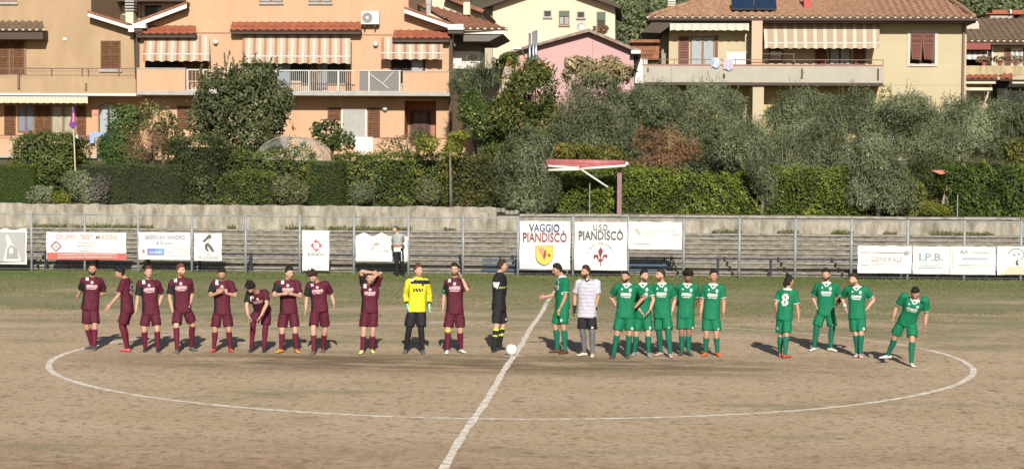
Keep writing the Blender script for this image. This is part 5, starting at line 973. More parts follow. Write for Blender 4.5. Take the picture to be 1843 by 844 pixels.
for k, ch_ in enumerate(AR):
    t = math.radians(165-150*k/(len(AR)-1)); 
    if ch_ != ' ': txt(o, y, ch_, 1081+23*math.cos(t), 460-22*math.sin(t), 2.6, 3.6, (.30, .33, .30))
o, r_, y = banner('faded white banner with faint grey print right of the lily banner', 1131, 399, 1227.5, 448.5, .015, .03, 9)
polyp(o, y, [(1143, 412), (1147, 410), (1152, 416), (1153, 421), (1147, 420)], (.52, .50, .44)); 
for q, a, l in ((413.5, 1168, 1220), (417, 1172, 1216), (421, 1162, 1224), (438, 1140, 1175)): smalltext(o, y, a, l, q, 20, (.62, .62, .62), int(q), 1.5)
o, r_, y = banner('white banner reading GENERALI under a thin red arrow line', 1543.5, 442, 1640.5, 491.5, .015, .02, 10)
txt(o, y, 'GENERALI', 1595, 467, 52, 8.5, (.48, .42, .43), .001); rectp(o, y, 1550, 453.5, 1630, 455.2, (.50, .38, .42)); polyp(o, y, [(1627, 455), (1630, 451), (1634, 452), (1638, 455), (1634, 458), (1630, 459)], (.35, .34, .36)); smalltext(o, y, 1571, 1622, 475.3, 30, (.55, .52, .53), 3, 2); rectp(o, y, 1551, 462, 1565, 477, (.70, .67, .68)); rectp(o, y-.004, 1553, 464, 1563, 472, (.62, .58, .60))
o, r_, y = banner('white banner reading I.P.B. in blue-grey letters', 1642.5, 443, 1709, 493, .01, .02, 11)
txt(o, y, 'I.P.B.', 1676, 463, 42, 13.5, (.28, .36, .44), .006); smalltext(o, y, 1658, 1694, 449, 20, (.6, .62, .64), 3, 1.8); smalltext(o, y, 1660, 1692, 477, 20, (.55, .56, .60), 4, 1.8); smalltext(o, y, 1653, 1700, 481.5, 20, (.50, .52, .56), 5, 2)
o, r_, y = banner('white banner reading ALA with a blue-grey bar', 1710, 443.5, 1791.5, 494, .01, .02, 12)
txt(o, y, 'ALA', 1735, 453, 14, 6.5, (.25, .25, .27), .004); smalltext(o, y, 1745, 1782, 454, 20, (.55, .55, .56), 3, 2.2); rectp(o, y, 1732, 463.8, 1778, 467, (.42, .45, .58)); rectp(o, y, 1727, 476, 1784, 477.5, (.55, .58, .54)); rectp(o, y, 1715, 449, 1717, 483, (.62, .62, .62)); smalltext(o, y, 1738, 1772, 482, 20, (.66, .66, .64), 9, 1.6)
o, r_, y = banner('white banner at the far right with a drawn round face over a peach field', 1794, 443.5, 1900, 495, .01, .02, 13)
polyp(o, y, [(1800, 494), (1816, 479), (1850, 478), (1896, 480), (1896, 494)], (.72, .56, .42)); b = MB(); b.tube([atY(1829+14*math.cos(t), 458+11*math.sin(t), y) for t in np.linspace(-2.9, .9, 12)], .018, n=4); b.build('drawn_outline', ink((.45, .45, .47)), o)
for q in ((1826, 459), (1834, 457)): b = MB(); b.ball(atY(*q, y), .035, 0, 8, (1, .2, 1)); b.build('drawn_eye', ink((.2, .2, .3)), o)
b = MB(); b.tube([atY(1833+3*math.cos(t), 472+3.5*math.sin(t), y) for t in np.linspace(1.5, 4.5, 7)], .03, n=4); b.build('drawn_outline', ink((.15, .15, .18)), o)
# ---------------------------------------------------------------- people
CROPS = {'c1': (120, 460, 4.441), 'c2': (280, 460, 4.441), 'c3': (430, 460, 4.442), 'c4': (620, 460, 4.442), 'c5': (860, 460, 4.221), 'c6': (1080, 470, 4.442), 'c7': (1340, 470, 4.442), 'c8': (1500, 470, 4.221), 'cf': (530, 370, 6.03)}
def skinm(c): return mat('skin %.2f' % c[0], c, .6, var=.08, scale=30, spec=.35)
SK1, SK2, SK3 = (.60, .36, .26), (.52, .29, .195), (.33, .17, .11)
MLIP = mat('lips', (.42, .17, .14), .5); MEYE = mat('eye dark', (.05, .035, .03), .3); MEYW = mat('eye white', (.65, .62, .58), .4); MBROW = mat('brow hair', (.05, .03, .02), .8)
HAIR = {k: mat('hair ' + k, c, .6, var=.5, scale=40, bump=.8, bscale=90) for k, c in dict(black=(.018, .014, .012), brown=(.06, .032, .018), auburn=(.14, .055, .025), ginger=(.20, .085, .035), grey=(.09, .075, .065)).items()}
def head_pt(d):
    x, y, z = d[:, 0], d[:, 1], d[:, 2]; lo = np.clip(-z-.05, 0, 1); X = .077*x*(1-.30*lo**1.2); Yf = np.where(y > 0, .094, .102)*y*(1-np.where(y < 0, .42, .04)*lo); Z = .118*z
    fr = np.clip(y, 0, 1); g_ = lambda cx, cz, sx, sz: np.exp(-((X-cx)/sx)**2-((Z-cz)/sz)**2)*(fr > .2)
    Yf = Yf + .024*g_(0, -.014, .012, .018) + .012*g_(0, .004, .009, .02) - .010*(g_(.031, .010, .014, .010)+g_(-.031, .010, .014, .010)) + .005*g_(0, .030, .05, .010) + .006*g_(0, -.048, .024, .008) + .010*g_(0, -.085, .026, .018) + .004*(g_(.042, -.02, .018, .02)+g_(-.042, -.02, .018, .02)) - .004*g_(0, -.062, .02, .005)
    return np.stack([X, Yf, Z], 1)
def sphere_grid(nu, nv):
    V = []
    for j in range(nv+1):
        th = math.pi*(j+.001)/(nv+.002)
        for i in range(nu): ph = 2*math.pi*i/nu; V.append((math.sin(th)*math.sin(ph), math.sin(th)*math.cos(ph), math.cos(th)))
    F = [(j*nu+i, (j+1)*nu+i, (j+1)*nu+(i+1) % nu, j*nu+(i+1) % nu) for j in range(nv) for i in range(nu)]; return np.array(V), F
HG, HF = sphere_grid(36, 26)
def hair_mask(style, d):
    x, y, z = d[:, 0], d[:, 1], d[:, 2]
    line = np.interp(y, [-1, -.35, 0.0, .35, .7, 1], {'long': [-.85, -.8, -.35, .35, .62, .69], 'curly': [-.65, -.5, -.1, .35, .50, .55]}.get(style, [-.62, -.45, .06, .46, .66, .74])); return z-line
def beard_mask(d):
    x, y, z = d[:, 0], d[:, 1], d[:, 2]; m = np.minimum(np.minimum(y-.05, -.18-z-.12*y), .93+z); m = np.minimum(m, np.where(np.abs(x) < .52, -.36-z, 1)); mouth = (np.abs(x) < .30) & (np.abs(z+.44) < .07); return np.where(mouth, -.1, m)
def shell(mask, th, nseed, Mx, mtl, name, par, rough=.3, lift=0, beardy=False):
    m = mask(HG); P = head_pt(HG); k = np.clip(m/.30, 0, 1); off = th*k*(1 if beardy else (.30+.70*np.clip(HG[:, 2]*1.25+.1, 0, 1)))*(1+rough*vnoise(HG*9, 1.0, nseed)+.5*rough*vnoise(HG*21, 1.0, nseed+1)); off = np.maximum(off, .0015)+.001
    Q = P+HG*off[:, None]; Q[:, 2] += lift*np.clip(HG[:, 2], 0, 1)*k
    ok = m > -.02; F = [f for f in HF if all(ok[i] for i in f)]
    if not F: return
    used = sorted({i for f in F for i in f}); ix = {a: b for b, a in enumerate(used)}; n = len(used)
    V = [tuple(Mx @ Vector(Q[i])) for i in used] + [tuple(Mx @ Vector(P[i]*.97)) for i in used]
    FF = [tuple(ix[i] for i in f) for f in F]; FF += [tuple(n+ix[i] for i in reversed(f)) for f in F]
    from collections import Counter
    ed = Counter(); 
    for f in F:
        for a, b_ in zip(f, f[1:]+f[:1]): ed[(a, b_)] += 1
    for (a, b_) in list(ed):
        if (b_, a) not in ed: FF.append((ix[b_], ix[a], n+ix[a], n+ix[b_]))
    me = bpy.data.meshes.new(name); me.from_pydata(V, [], FF); me.materials.append(mtl); me.polygons.foreach_set('use_smooth', [True]*len(FF)); me.update(); return obj(name, me, par)
def catmull(pts, k=3):
    pts = [Vector(p) for p in pts]; out = []
    for i in range(len(pts)-1):
        p0, p1, p2, p3 = pts[max(0, i-1)], pts[i], pts[i+1], pts[min(len(pts)-1, i+2)]
        for j in range(k):
            t = j/k; out.append(.5*((2*p1)+(p2-p0)*t+(2*p0-5*p1+4*p2-p3)*t*t+(-p0+3*p1-3*p2+p3)*t**3))
    return out+[pts[-1]]
def rings(b, L, n=20, m=0, pw=1.0):
    """L: (centre, lateral, forward, half width, half depth)"""
    base = len(b.v)
    for c, la, fo, w_, d_2 in L:
        for j in range(n):
            q = 2*math.pi*j/n; cc, ss = math.cos(q), math.sin(q); e = .85; cc = math.copysign(abs(cc)**e, cc); ss = math.copysign(abs(ss)**e, ss); b.v.append(tuple(c+la*(w_*cc)+fo*(d_2*ss)))
    for i in range(len(L)-1):
        for j in range(n): j2 = (j+1) % n; o = base+i*n; b.f.append((o+j, o+j2, o+n+j2, o+n+j)); b.m.append(m)
    b.f.append(tuple(base+j for j in reversed(range(n)))); b.m.append(m); b.f.append(tuple(base+(len(L)-1)*n+j for j in range(n))); b.m.append(m)
def tube_len(b, pts, rad, n=12, m=0):
    P = catmull(pts, 4); k = len(P); xs = np.linspace(0, len(pts)-1, k); r = np.interp(xs, range(len(pts)), rad); b.tube(P, list(r), m, n)
def remesh(b, vox, sm=3, smf=.5):
    me = b.mesh('t', []); r = evaluated(me, [('REMESH', dict(mode='VOXEL', voxel_size=vox)), ('SMOOTH', dict(iterations=sm, factor=smf))]); bpy.data.meshes.remove(me); return r
def arr(me):
    V = np.zeros(len(me.vertices)*3); me.vertices.foreach_get('co', V); return V.reshape(-1, 3)
def centers(me):
    V = np.zeros(len(me.polygons)*3); me.polygons.foreach_get('center', V); return V.reshape(-1, 3)
def wrinkle(me, amp, seed, s=(9, 9, 5)):
    V = arr(me); N = np.zeros(len(V)*3); me.vertices.foreach_get('normal', N); N = N.reshape(-1, 3); q = vnoise(V*np.array(s), 1.6, seed)+.6*vnoise(V*np.array(s), 3.7, seed+1)
    q = np.clip(-np.abs(q)+.5, -.15, .5); me.vertices.foreach_set('co', (V+N*(amp*q)[:, None]).ravel()); me.update()
def fin(me, name, mats, mi, par):
    me.materials.clear()
    for x in mats: me.materials.append(x)
    if mi is not None: me.polygons.foreach_set('material_index', mi.astype(np.int32))
    me.polygons.foreach_set('use_smooth', np.ones(len(me.polygons), dtype=bool)); me.update(); return obj(name, me, par)
def hand_mb(b, W, f, lat, k, curl=.5, m=0, thumb=1, spread=.0, fat=1.0):
    """palm and five fingers; f direction of the hand, lat across the palm towards the thumb"""
    f = f.normalized(); lat = (lat-f*lat.dot(f)).normalized(); nrm = f.cross(lat).normalized()*thumb
    L = [(W-f*.02*k, .026, .021), (W+f*.02*k, .034, .019), (W+f*.055*k, .043, .017), (W+f*.088*k, .042, .014)]
    rings(b, [(c, lat, nrm, w_*k*fat, d*k*fat) for c, w_, d in L], 10, m)
    for i, (s, ln) in enumerate(((.030, .070), (.010, .080), (-.011, .074), (-.031, .058))):
        p = W+f*.085*k+lat*s*k*fat; a = 0; pts = [p-f*.012*k]; d = f+lat*(s*3*spread)
        for q in range(3): a = curl*(q+.6)*.55; dd = (d*math.cos(a)+nrm*math.sin(a)).normalized(); p = p+dd*(ln*k*(.42, .32, .26)[q]); pts.append(p)
        b.tube(pts, [.0098*k*fat, .0092*k*fat, .0085*k*fat, .006*k*fat], m, 7)
    p = W+f*.028*k+lat*.026*k*fat; d = (f*.65+lat*.75+nrm*.25).normalized(); p2 = p+d*.042*k; d2 = (f+lat*.25+nrm*.4*curl).normalized(); b.tube([p, p2, p2+d2*.034*k], [.0135*k*fat, .011*k*fat, .008*k*fat], m, 7)
LOGO = ['0110111011011011101101110', '1101101110110111011011011', '1011011101101110110110110', '1110110110111011011011101', '0000000000000000000000000', '0011111111111111111111100']
EIGHT = ['01110', '11011', '11011', '01110', '11011', '11011', '01110']
def bitmap(bm_, u, v, u0, u1, v0, v1):
    H, W = len(bm_), len(bm_[0]); A_ = np.array([[int(c) for c in r] for r in bm_], bool); i = np.floor((u-u0)/(u1-u0)*W).astype(int); j = np.floor((v1-v)/(v1-v0)*H).astype(int); ok = (i >= 0) & (i < W) & (j >= 0) & (j < H); r = np.zeros(len(u), bool); r[ok] = A_[j[ok], i[ok]]; return r
def F_(n, c, r=.75): return mat(n, c, r, var=.10, scale=8, bump=.25, bscale=120)
MAR, MARD, BLK = F_('maroon jersey', (.100, .010, .028)), F_('maroon sock', (.14, .012, .034)), F_('black jersey', (.014, .014, .017))
GRE, GRS, WHT, PNKW = F_('green jersey', (.003, .185, .085)), F_('green sock', (.008, .155, .095)), F_('white cloth', (.76, .76, .74)), F_('pinkish print', (.78, .55, .58))
GRD = F_('green dark panel', (.004, .10, .05)); YEL = F_('keeper yellow', (.78, .75, .03)); GRY = F_('grey tights', (.16, .155, .18)); LBL = F_('badge pale blue', (.55, .75, .78)); NEON = F_('neon yellow', (.65, .75, .10))
def person(lab, grp, crop, J, face=0, head=0, hp=0, hr=0, kit='maroon', skin=SK1, hair='black', style='short', beard=0, boots=(.05, .05, .055), H=1.78, sock=.07, tights=None, foot=None, rd=(-1, 1), ld=(-1, 1), curl=.5, legw=1.0, sole=None, bend=0, extras=(), gy=None, seed=0, liftR=0, liftL=0, num=None, shy=.0, headfwd=0.0, sockcol=None, torso=1.0):
    ox, oy, s = CROPS[crop]; k = H/1.78; P2 = {a: (ox+q[0]/s, oy+q[1]/s) for a, q in J.items()}
    fy_ = gy if gy else max(P2['RT'][1], P2['LT'][1])-1.5; fx_ = (P2['RA'][0]+P2['LA'][0])/2; G = ground(fx_, fy_)
    cdir = Vector((CAM.x-G.x, CAM.y-G.y, 0)).normalized(); side = Vector((-cdir.y, cdir.x, 0)); side = side if side.x > 0 else -side     # image right
    def pt(a, d):
        px, py = P2[a] if isinstance(a, str) else a
        r = ray(px, py); o = G+cdir*d; return CAM+r*((o-CAM).dot(cdir)/r.dot(cdir))
    def dirv(yaw, pitch=0): y = math.radians(yaw); p = math.radians(pitch); return (side*math.sin(y)+cdir*math.cos(y))*math.cos(p)+Vector((0, 0, -math.sin(p)))
    F0 = dirv(face); y_ = math.radians(face); sR, sL = math.sin(y_), -math.sin(y_)
    hipm = ((P2['RH'][0]+P2['LH'][0])/2, (P2['RH'][1]+P2['LH'][1])/2)
    Pm = pt(hipm, 0); N0 = pt('N', 0); Lt = .53*k; l2 = (N0-Pm).length; fdn = bend if bend else 0
    nd = 0
    if fdn: nd = math.sqrt(max(0, Lt*Lt-l2*l2))*fdn
    nd += shy
    Nn = pt('N', nd); RS, LS = pt('RS', nd+.18*k*sR-.02*(fdn == 0)), pt('LS', nd+.18*k*sL-.02*(fdn == 0)); RH, LH = pt('RH', .09*k*sR), pt('LH', .09*k*sL)
    def chain(S0, e, w_, d0, ds):
        a = pt(e, d0); l = math.hypot((a-S0).dot(side), (a-S0).z); de = d0+ds[0]*math.sqrt(max(0, (.285*k)**2-l*l)); E_ = pt(e, de); a = pt(w_, de); l = math.hypot((a-E_).dot(side), (a-E_).z); dw = de+ds[1]*math.sqrt(max(0, (.25*k)**2-l*l)); return E_, pt(w_, dw), dw
    RE, RW, drw = chain(RS, 'RE', 'RW', nd+.18*k*sR-.02, rd); LE, LW, dlw = chain(LS, 'LE', 'LW', nd+.18*k*sL-.02, ld)
    def hdir(W, E_, key, dw):
        if key in P2:
            t = pt(key, dw); v = t-W
            if v.length > .02: return (v.normalized()+(W-E_).normalized()*.35).normalized()
        return (W-E_).normalized()
    RHd, LHd = hdir(RW, RE, 'RF', drw), hdir(LW, LE, 'LF', dlw)
    # feet
    ym = (P2['RT'][1]+P2['LT'][1])/2
    def leg(a, t, hip, kn, lift):
        off = max(-.22, min(.22, (P2[t][1]-ym)*.10)); A_ = pt(a, off); A_.z = .088*k+lift; hz_ = (hip-G).dot(cdir); kd = .5*(off+hz_)+.06*max(0, math.cos(math.radians(face)))+.0; K_ = pt(kn, kd); dx = (P2[t][0]-P2[a][0])/FPX*(G-CAM).length; fl = .19*k; dx = max(-fl*.97, min(fl*.97, dx)); dd = math.sqrt(fl*fl-dx*dx); T = side*dx+cdir*(dd if math.cos(math.radians(face)) > -.2 else -dd); return A_, K_, T.normalized()
    RA, RK, RT = leg('RA', 'RT', RH, 'RK', liftR); LA, LK, LT = leg('LA', 'LT', LH, 'LK', liftL)
    latS = (LS-RS).normalized(); latH = (LH-RH).normalized(); upv = (Nn-Pm).normalized()
    if (Nn-Pm).length < .1: upv = Vector((0, 0, 1))
    TL = (Nn-Pm).length
    def frame(t):
        la = latH.lerp(latS, max(0, min(1, t))); la = (la-upv*la.dot(upv)).normalized(); fo = la.cross(upv); 
        if fo.dot(F0) < 0 and fdn == 0: fo = -fo
        return la, fo
    def ring(t, w_, d, off=0): la, fo = frame(t); return (Pm.lerp(Nn, t)+fo*off*k, la, fo, w_*k, d*k)
    hd = dirv(head, hp); hd0 = dirv(head); Hn = math.radians(hr)
    Hc = pt('HD', nd+.02+.05*math.cos(math.radians(head))*(1 if hp < 25 else 1.8)+headfwd)
    zax = (Vector((0, 0, 1))*math.cos(math.radians(hp))+hd0*math.sin(math.radians(hp))); zax = (zax+side*math.sin(Hn)).normalized(); yax = (hd-zax*hd.dot(zax)).normalized(); xax = yax.cross(zax)*1.0
    Mh = Matrix(((xax.x, yax.x, zax.x, Hc.x), (xax.y, yax.y, zax.y, Hc.y), (xax.z, yax.z, zax.z, Hc.z), (0, 0, 0, 1))) @ Matrix.Scale(k*1.02, 4)
    # ---- body: one continuous skin surface
    b = MB()
    rings(b, [ring(-.16, .09, .075), ring(-.02, .128, .085), ring(.2, .12, .08), ring(.45, .128, .086), ring(.7, .150, .094), ring(.86, .145, .075), ring(.96, .085, .06), ring(1.03, .06, .06)], 20)
    tube_len(b, [Nn-upv*.04, Nn+(Hc-Nn)*.35, Hc-zax*.03*k], [.062*k, .056*k, .060*k])
    P = head_pt(HG); n0 = len(b.v); b.v += [tuple(Mh @ Vector(p)) for p in P]; b.f += [tuple(n0+i for i in f) for f in HF]; b.m += [0]*len(HF); nu = 36
    b.f.append(tuple(n0+i for i in range(nu))); b.m.append(0); b.f.append(tuple(n0+26*nu+i for i in reversed(range(nu)))); b.m.append(0)
    for sx in (-1, 1): b.ball(Mh @ Vector((sx*.078, -.008, -.008)), .03*k, 0, 8, (.45, .7, 1.0))
    for S_, E_, W_, sd in ((RS, RE, RW, -1), (LS, LE, LW, 1)):
        inn = S_-latS*sd*.05*k; tube_len(b, [inn, S_, S_.lerp(E_, .5), E_, E_.lerp(W_, .35), W_], [.045*k, .049*k, .046*k, .040*k, .041*k, .027*k])
    for Hh, Kk, Aa, Tt in ((RH, RK, RA, RT), (LH, LK, LA, LT)):
        tube_len(b, [Hh-upv*.03, Hh.lerp(Kk, .45), Kk, Kk.lerp(Aa, .32)-Tt*.012, Kk.lerp(Aa, .72), Aa+Vector((0, 0, -.02))], [.078*k*legw, .078*k*legw, .056*k*legw, .057*k*legw, .041*k*legw, .037*k])
        b.tube([Aa-Tt*.04*k+Vector((0, 0, -.045*k)), Aa+Tt*.05*k+Vector((0, 0, -.05*k)), Aa+Tt*.15*k+Vector((0, 0, -.062*k))], [.030*k, .032*k, .022*k], 0, 8)
    me = remesh(b, .0085, 2); Cn = centers(me); Mi = np.array(Mh.inverted()); loc = Cn @ Mi[:3, :3].T+Mi[:3, 3]; mi = np.zeros(len(Cn))
    fr = (loc[:, 1] > .045) & (np.abs(loc[:, 2]) < .12)
    el = lambda cx, cz, a, c: ((loc[:, 0]-cx)/a)**2+((loc[:, 2]-cz)/c)**2 < 1
    for sx in (-1, 1): mi[fr & el(sx*.031, .011, .014, .006)] = 3; mi[fr & el(sx*.031, .011, .006, .007)] = 2; mi[fr & el(sx*.031, .030, .019, .0055)] = 4
    mi[fr & el(0, -.049, .022, .0065)] = 1
    hb = MB()
    gl = [e for e in extras if e[0] == 'gloves']
    for W_, E_, D_, sd in ((RW, RE, RHd, 1), (LW, LE, LHd, -1)):
        latv = F0*(1 if abs((W_-E_).normalized().z) > .5 else .2)+Vector((0, 0, 1))*(.0 if abs((W_-E_).normalized().z) > .5 else 1); hand_mb(hb, W_, D_, latv, k, curl, 0, thumb=sd, spread=.3)
    hm = hb.mesh('h', []); V = np.concatenate([arr(me), arr(hm)]); n1 = len(me.vertices)
    fc = [tuple(p.vertices) for p in me.polygons]+[tuple(i+n1 for i in p.vertices) for p in hm.polygons]; mi = np.concatenate([mi, np.zeros(len(hm.polygons))]); m2 = bpy.data.meshes.new('person'); m2.from_pydata([tuple(v) for v in V], [], fc)
    root = empty('person', (G.x, G.y, 0)); tag(root, lab, 'person', grp); body = fin(m2, 'body', [skinm(skin), MLIP, MEYE, MEYW, MBROW], mi, root)
    hm_ = HAIR[hair]
    if style != 'bald': shell(lambda d: hair_mask('long' if style in ('long', 'tied') else style, d), {'short': .015, 'curly': .042, 'buzz': .007, 'long': .028, 'tied': .022, 'quiff': .020}.get(style, .02)*k, seed, Mh, hm_, 'hair', root, {'curly': .75, 'short': .3}.get(style, .25), .018 if style in ('quiff', 'short') else 0)
    if beard: shell(beard_mask, beard*.7*k, seed+3, Mh, hm_ if beard > .011 else mat('stubble '+hair, {'ginger': (.30, .14, .07)}.get(hair, (.17, .10, .075)), .8, var=.4, scale=60), 'beard', root, .3, 0, True)
    if style == 'tied': o = MB().ball(Mh @ Vector((0, -.125, .045)), .040*k, 0, 10).build('hair_bun', hm_, root, True)
    if style == 'long': b = MB(); tube_len(b, [Mh @ Vector((0, -.10, .0)), Mh @ Vector((0, -.105, -.06)), Mh @ Vector((.0, -.085, -.13))], [.055*k, .045*k, .02*k]); b.build('hair_tail', hm_, root, True)
    # ---- jersey
    ls = [e for e in extras if e[0] == 'longsleeve']; b = MB(); tw = torso
    rings(b, [ring(-.11, .186*tw, .142), ring(0, .182*tw, .138), ring(.2, .170*tw, .124), ring(.42, .166*tw, .120), ring(.62, .186*tw, .130), ring(.78, .196*tw, .128), ring(.90, .175*tw, .104), ring(.98, .098, .080), ring(1.02, .074, .070)], 26)
    for S_, E_, W_, sd in ((RS, RE, RW, -1), (LS, LE, LW, 1)):
        inn = S_-latS*sd*.07*k
        if ls: tube_len(b, [inn, S_+Vector((0, 0, .004)), S_.lerp(E_, .5), E_, E_.lerp(W_, .45), E_.lerp(W_, .93)], [.075*k, .073*k, .066*k, .058*k, .052*k, .044*k])
        else: tube_len(b, [inn, S_+Vector((0, 0, .004)), S_.lerp(E_, .35), S_.lerp(E_, .74)], [.078*k, .078*k, .074*k, .077*k])
    me = remesh(b, .009, 4); wrinkle(me, .013, seed, (8, 8, 4)); Cn = centers(me); Nf = np.zeros(len(Cn)*3); me.polygons.foreach_get('normal', Nf); Nf = Nf.reshape(-1, 3); mi = np.zeros(len(Cn)); P0 = np.array(Pm); U_ = np.array(upv); v = (Cn-P0) @ U_/TL; la = np.array((latS*.7+latH*.3).normalized()); u = (Cn-P0) @ la; la2, fo2 = frame(.7); fr = ((Cn-P0)-np.outer(v*TL, U_)) @ np.array(fo2) > 0; u = u-((np.array(Nn)-P0) @ la)*v
    def slv(S_, E_): A_ = np.array(S_); D_ = np.array(E_-S_); L_ = np.linalg.norm(D_); D_ /= L_; t = (Cn-A_) @ D_/L_; q = (Cn-A_)-np.outer(t*L_, D_); r = np.linalg.norm(q, axis=1); r = np.where(((q*Nf).sum(1) > .35*r) & (r < .088*k), r, 9); return t, r
    tR, rR = slv(RS, RE); tL, rL = slv(LS, LE); onR = (rR < .095*k) & (tR > .12) & (u < -.11*k); onL = (rL < .095*k) & (tL > .12) & (u > .11*k)
    if kit == 'maroon':
        mats = [MAR, BLK, WHT, PNKW]; mi[onR] = 1; mi[(u < -.122*k) & (v > .0) & (v < .80)] = 1; mi[(u < -.06*k) & (u > -.15*k) & (v > .885) & (v < 1.05) & (np.abs(u+.105*k) < .030*k)] = 2
        mi[(~fr) & (u < -.115*k) & (v < .5)] = 1; mi[fr & bitmap(LOGO, u, v, -.115*k, .115*k, .60, .75)] = 3; mi[fr & (((u)/(.028*k))**2+((v-.83)/.05)**2 < 1)] = 3
        mi[(~fr) & bitmap(['0110', '1001', '0110', '1001', '0110'] if num is None else num, u, v, -.10*k, .10*k, .45, .82)] = 3
    elif kit == 'green':
        mats = [GRE, WHT, GRD, LBL]; mi[onR & (tR > .68) & (tR < .86)] = 1; mi[onL & (tL > .68) & (tL < .86)] = 1; tw_ = abs(face) > 40 and abs(face) < 140; mi[(v > .965) & (np.abs(u) < .10)] = 1; mi[fr & (v > .86) & (np.abs(np.abs(u)-(v-.86)*.55*k) < .016*k) & (np.abs(u) < .09)] = 1; mi[(~fr) & (v > .95) & (np.abs(u) < .08)] = 1
        mi[fr & bitmap(LOGO, u, v, -.105*k, .105*k, .56, .71)] = 1; mi[fr & (((u-.085*k)/(.027*k))**2+((v-.80)/.058)**2 < 1)] = 3; mi[fr & (((u+.085*k)/(.017*k))**2+((v-.82)/.030)**2 < 1)] = 3; mi[fr & (mi == 0) & (v > .62) & (v < .76) & (np.abs(u) < .05) & (np.abs(u) > .0) & (v > .72)] = 2
        if num == 8: mi[(~fr) & bitmap(EIGHT, u, v, -.075*k, .075*k, .40, .82)] = 1
    elif kit == 'keeper':
        mats = [YEL, BLK, WHT, MAR]; mi[(v > .80) & (v < .93) & fr & (u > -.15)] = 1; mi[(v > .965)] = 0; mi[(v > .88) & (u < -.09*k) & (u > -.15*k)] = 2; mi[fr & bitmap(['1011011011', '1101101101'], u, v, -.09*k, .11*k, .55, .66)] = 1; mi[fr & (((u-.10*k)/(.022*k))**2+((v-.77)/.04)**2 < 1)] = 3
        t2, r2 = slv(RE, RW); mi[(r2 < .07) & (t2 > .78)] = 1; t2, r2 = slv(LE, LW); mi[(r2 < .07) & (t2 > .78)] = 1
    elif kit == 'whitekeeper':
        mats = [mat('white keeper jersey', (.56, .56, .65), .75, bump=.25, bscale=120), F_('pale violet check', (.46, .45, .56)), BLK]; mi[(np.mod(v*TL/.075, 1) < .4) & (np.abs(u) < .16)] = 1; mi[fr & (v > .93) & (np.abs(np.abs(u)-(v-.93)*.6) < .02)] = 2
    elif kit == 'referee':
        mats = [BLK, WHT, NEON]; mi[onR & (tR > .15) & (tR < .62) & (((Cn-np.array(RS)) @ np.array(cdir)) > .02)] = 1; mi[fr & (v > .55) & (v < .60) & (np.mod(u*60, 2) < 1)] = 2; t2, r2 = slv(RE, RW); mi[(r2 < .07) & (t2 > .80)] = 2
    elif kit == 'polo':
        mats = [F_('grey polo', (.42, .43, .43)), F_('orange red stripe', (.45, .13, .07)), WHT, BLK]; mi[(v > .18) & (v < .30)] = 1; mi[(v < .16)] = 2; mi[onL & (tL > .6)] = 0
    jn = fin(me, 'jersey' if kit != 'polo' else 'polo_shirt', mats, mi, root)
    # ---- shorts or trousers
    b = MB(); tr = kit == 'polo'
    rings(b, [ring(-.17, .13, .105), ring(-.06, .155, .115), ring(.1, .140, .10), ring(.2, .12, .09)], 22)
    for Hh, Kk, Aa in ((RH, RK, RA), (LH, LK, LA)):
        if tr: tube_len(b, [Hh+upv*.06, Hh.lerp(Kk, .4), Kk, Kk.lerp(Aa, .5), Aa+Vector((0, 0, -.03))], [.108*k, .10*k, .078*k, .072*k, .068*k])
        else: tube_len(b, [Hh+upv*.05, Hh.lerp(Kk, .14), Hh.lerp(Kk, .35), Hh.lerp(Kk, .6), Hh.lerp(Kk, .86)], [.070*k, .092*k, .104*k, .107*k, .105*k])
    me = remesh(b, .0095, 4); wrinkle(me, .015, seed+11, (9, 9, 3)); Cn = centers(me); mi = np.zeros(len(Cn)); u = (Cn-P0) @ np.array(latH); z_ = (Cn-P0) @ U_
    if kit == 'green': mats = [GRE, WHT]; mi[(((u-.15*k)/(.02))**2+((z_+.27*k)/.03)**2 < 1) & (((Cn-P0) @ np.array(cdir)) > 0)] = 1
    elif kit == 'maroon': mats = [MAR]
    else:
        mats = [BLK, WHT]
        if tr: mi[(u > .158) & (u < .18) & (z_ < -.05) & (z_ > -.40)] = 1
        elif kit != 'keeper': mi[(np.abs(u-.14*k) < .02) & (np.abs(z_+.27*k) < .025)] = 1
    fin(me, 'shorts' if not tr else 'trousers', mats, mi, root)
    # ---- socks, boots
    sc_ = sockcol or {'maroon': MARD, 'green': GRS, 'keeper': BLK, 'whitekeeper': GRY, 'referee': BLK}.get(kit, BLK)
    for nm, Hh, Kk, Aa, Tt in (('R', RH, RK, RA, RT), ('L', LH, LK, LA, LT)):
        if not tr:
            b = MB(); t0 = sock/.42
            if tights: pts = [Hh.lerp(Kk, .5), Hh.lerp(Kk, .75), Kk, Kk.lerp(Aa, .32)-Tt*.012, Kk.lerp(Aa, .72), Aa+Vector((0, 0, -.01))]; rr_ = [.086*k*legw, .075*k*legw, .062*k*legw, .064*k*legw, .047*k*legw, .044*k]
            else: pts = [Kk.lerp(Aa, t0), Kk.lerp(Aa, max(.36, t0+.1))-Tt*.012, Kk.lerp(Aa, .6)-Tt*.006, Kk.lerp(Aa, .8), Aa+Vector((0, 0, -.01))]; rr_ = [.061*k*legw, .064*k*legw, .054*k*legw, .046*k*legw, .044*k]
            tube_len(b, pts, rr_, 16); me = b.mesh('sock', [sc_]); wrinkle(me, .004, seed+21, (20, 20, 30)); cs = centers(me); m2_ = np.zeros(len(cs)); A_ = np.array(Aa)
            mats = [sc_]
            if kit == 'referee': mats = [sc_, NEON]; zz = cs[:, 2]; m2_[(zz > Kk.lerp(Aa, t0+.06).z) | (np.abs(zz-Kk.lerp(Aa, .45).z) < .018)] = 1
            fin(me, 'tights_leg' if tights else 'sock', mats, m2_, root)
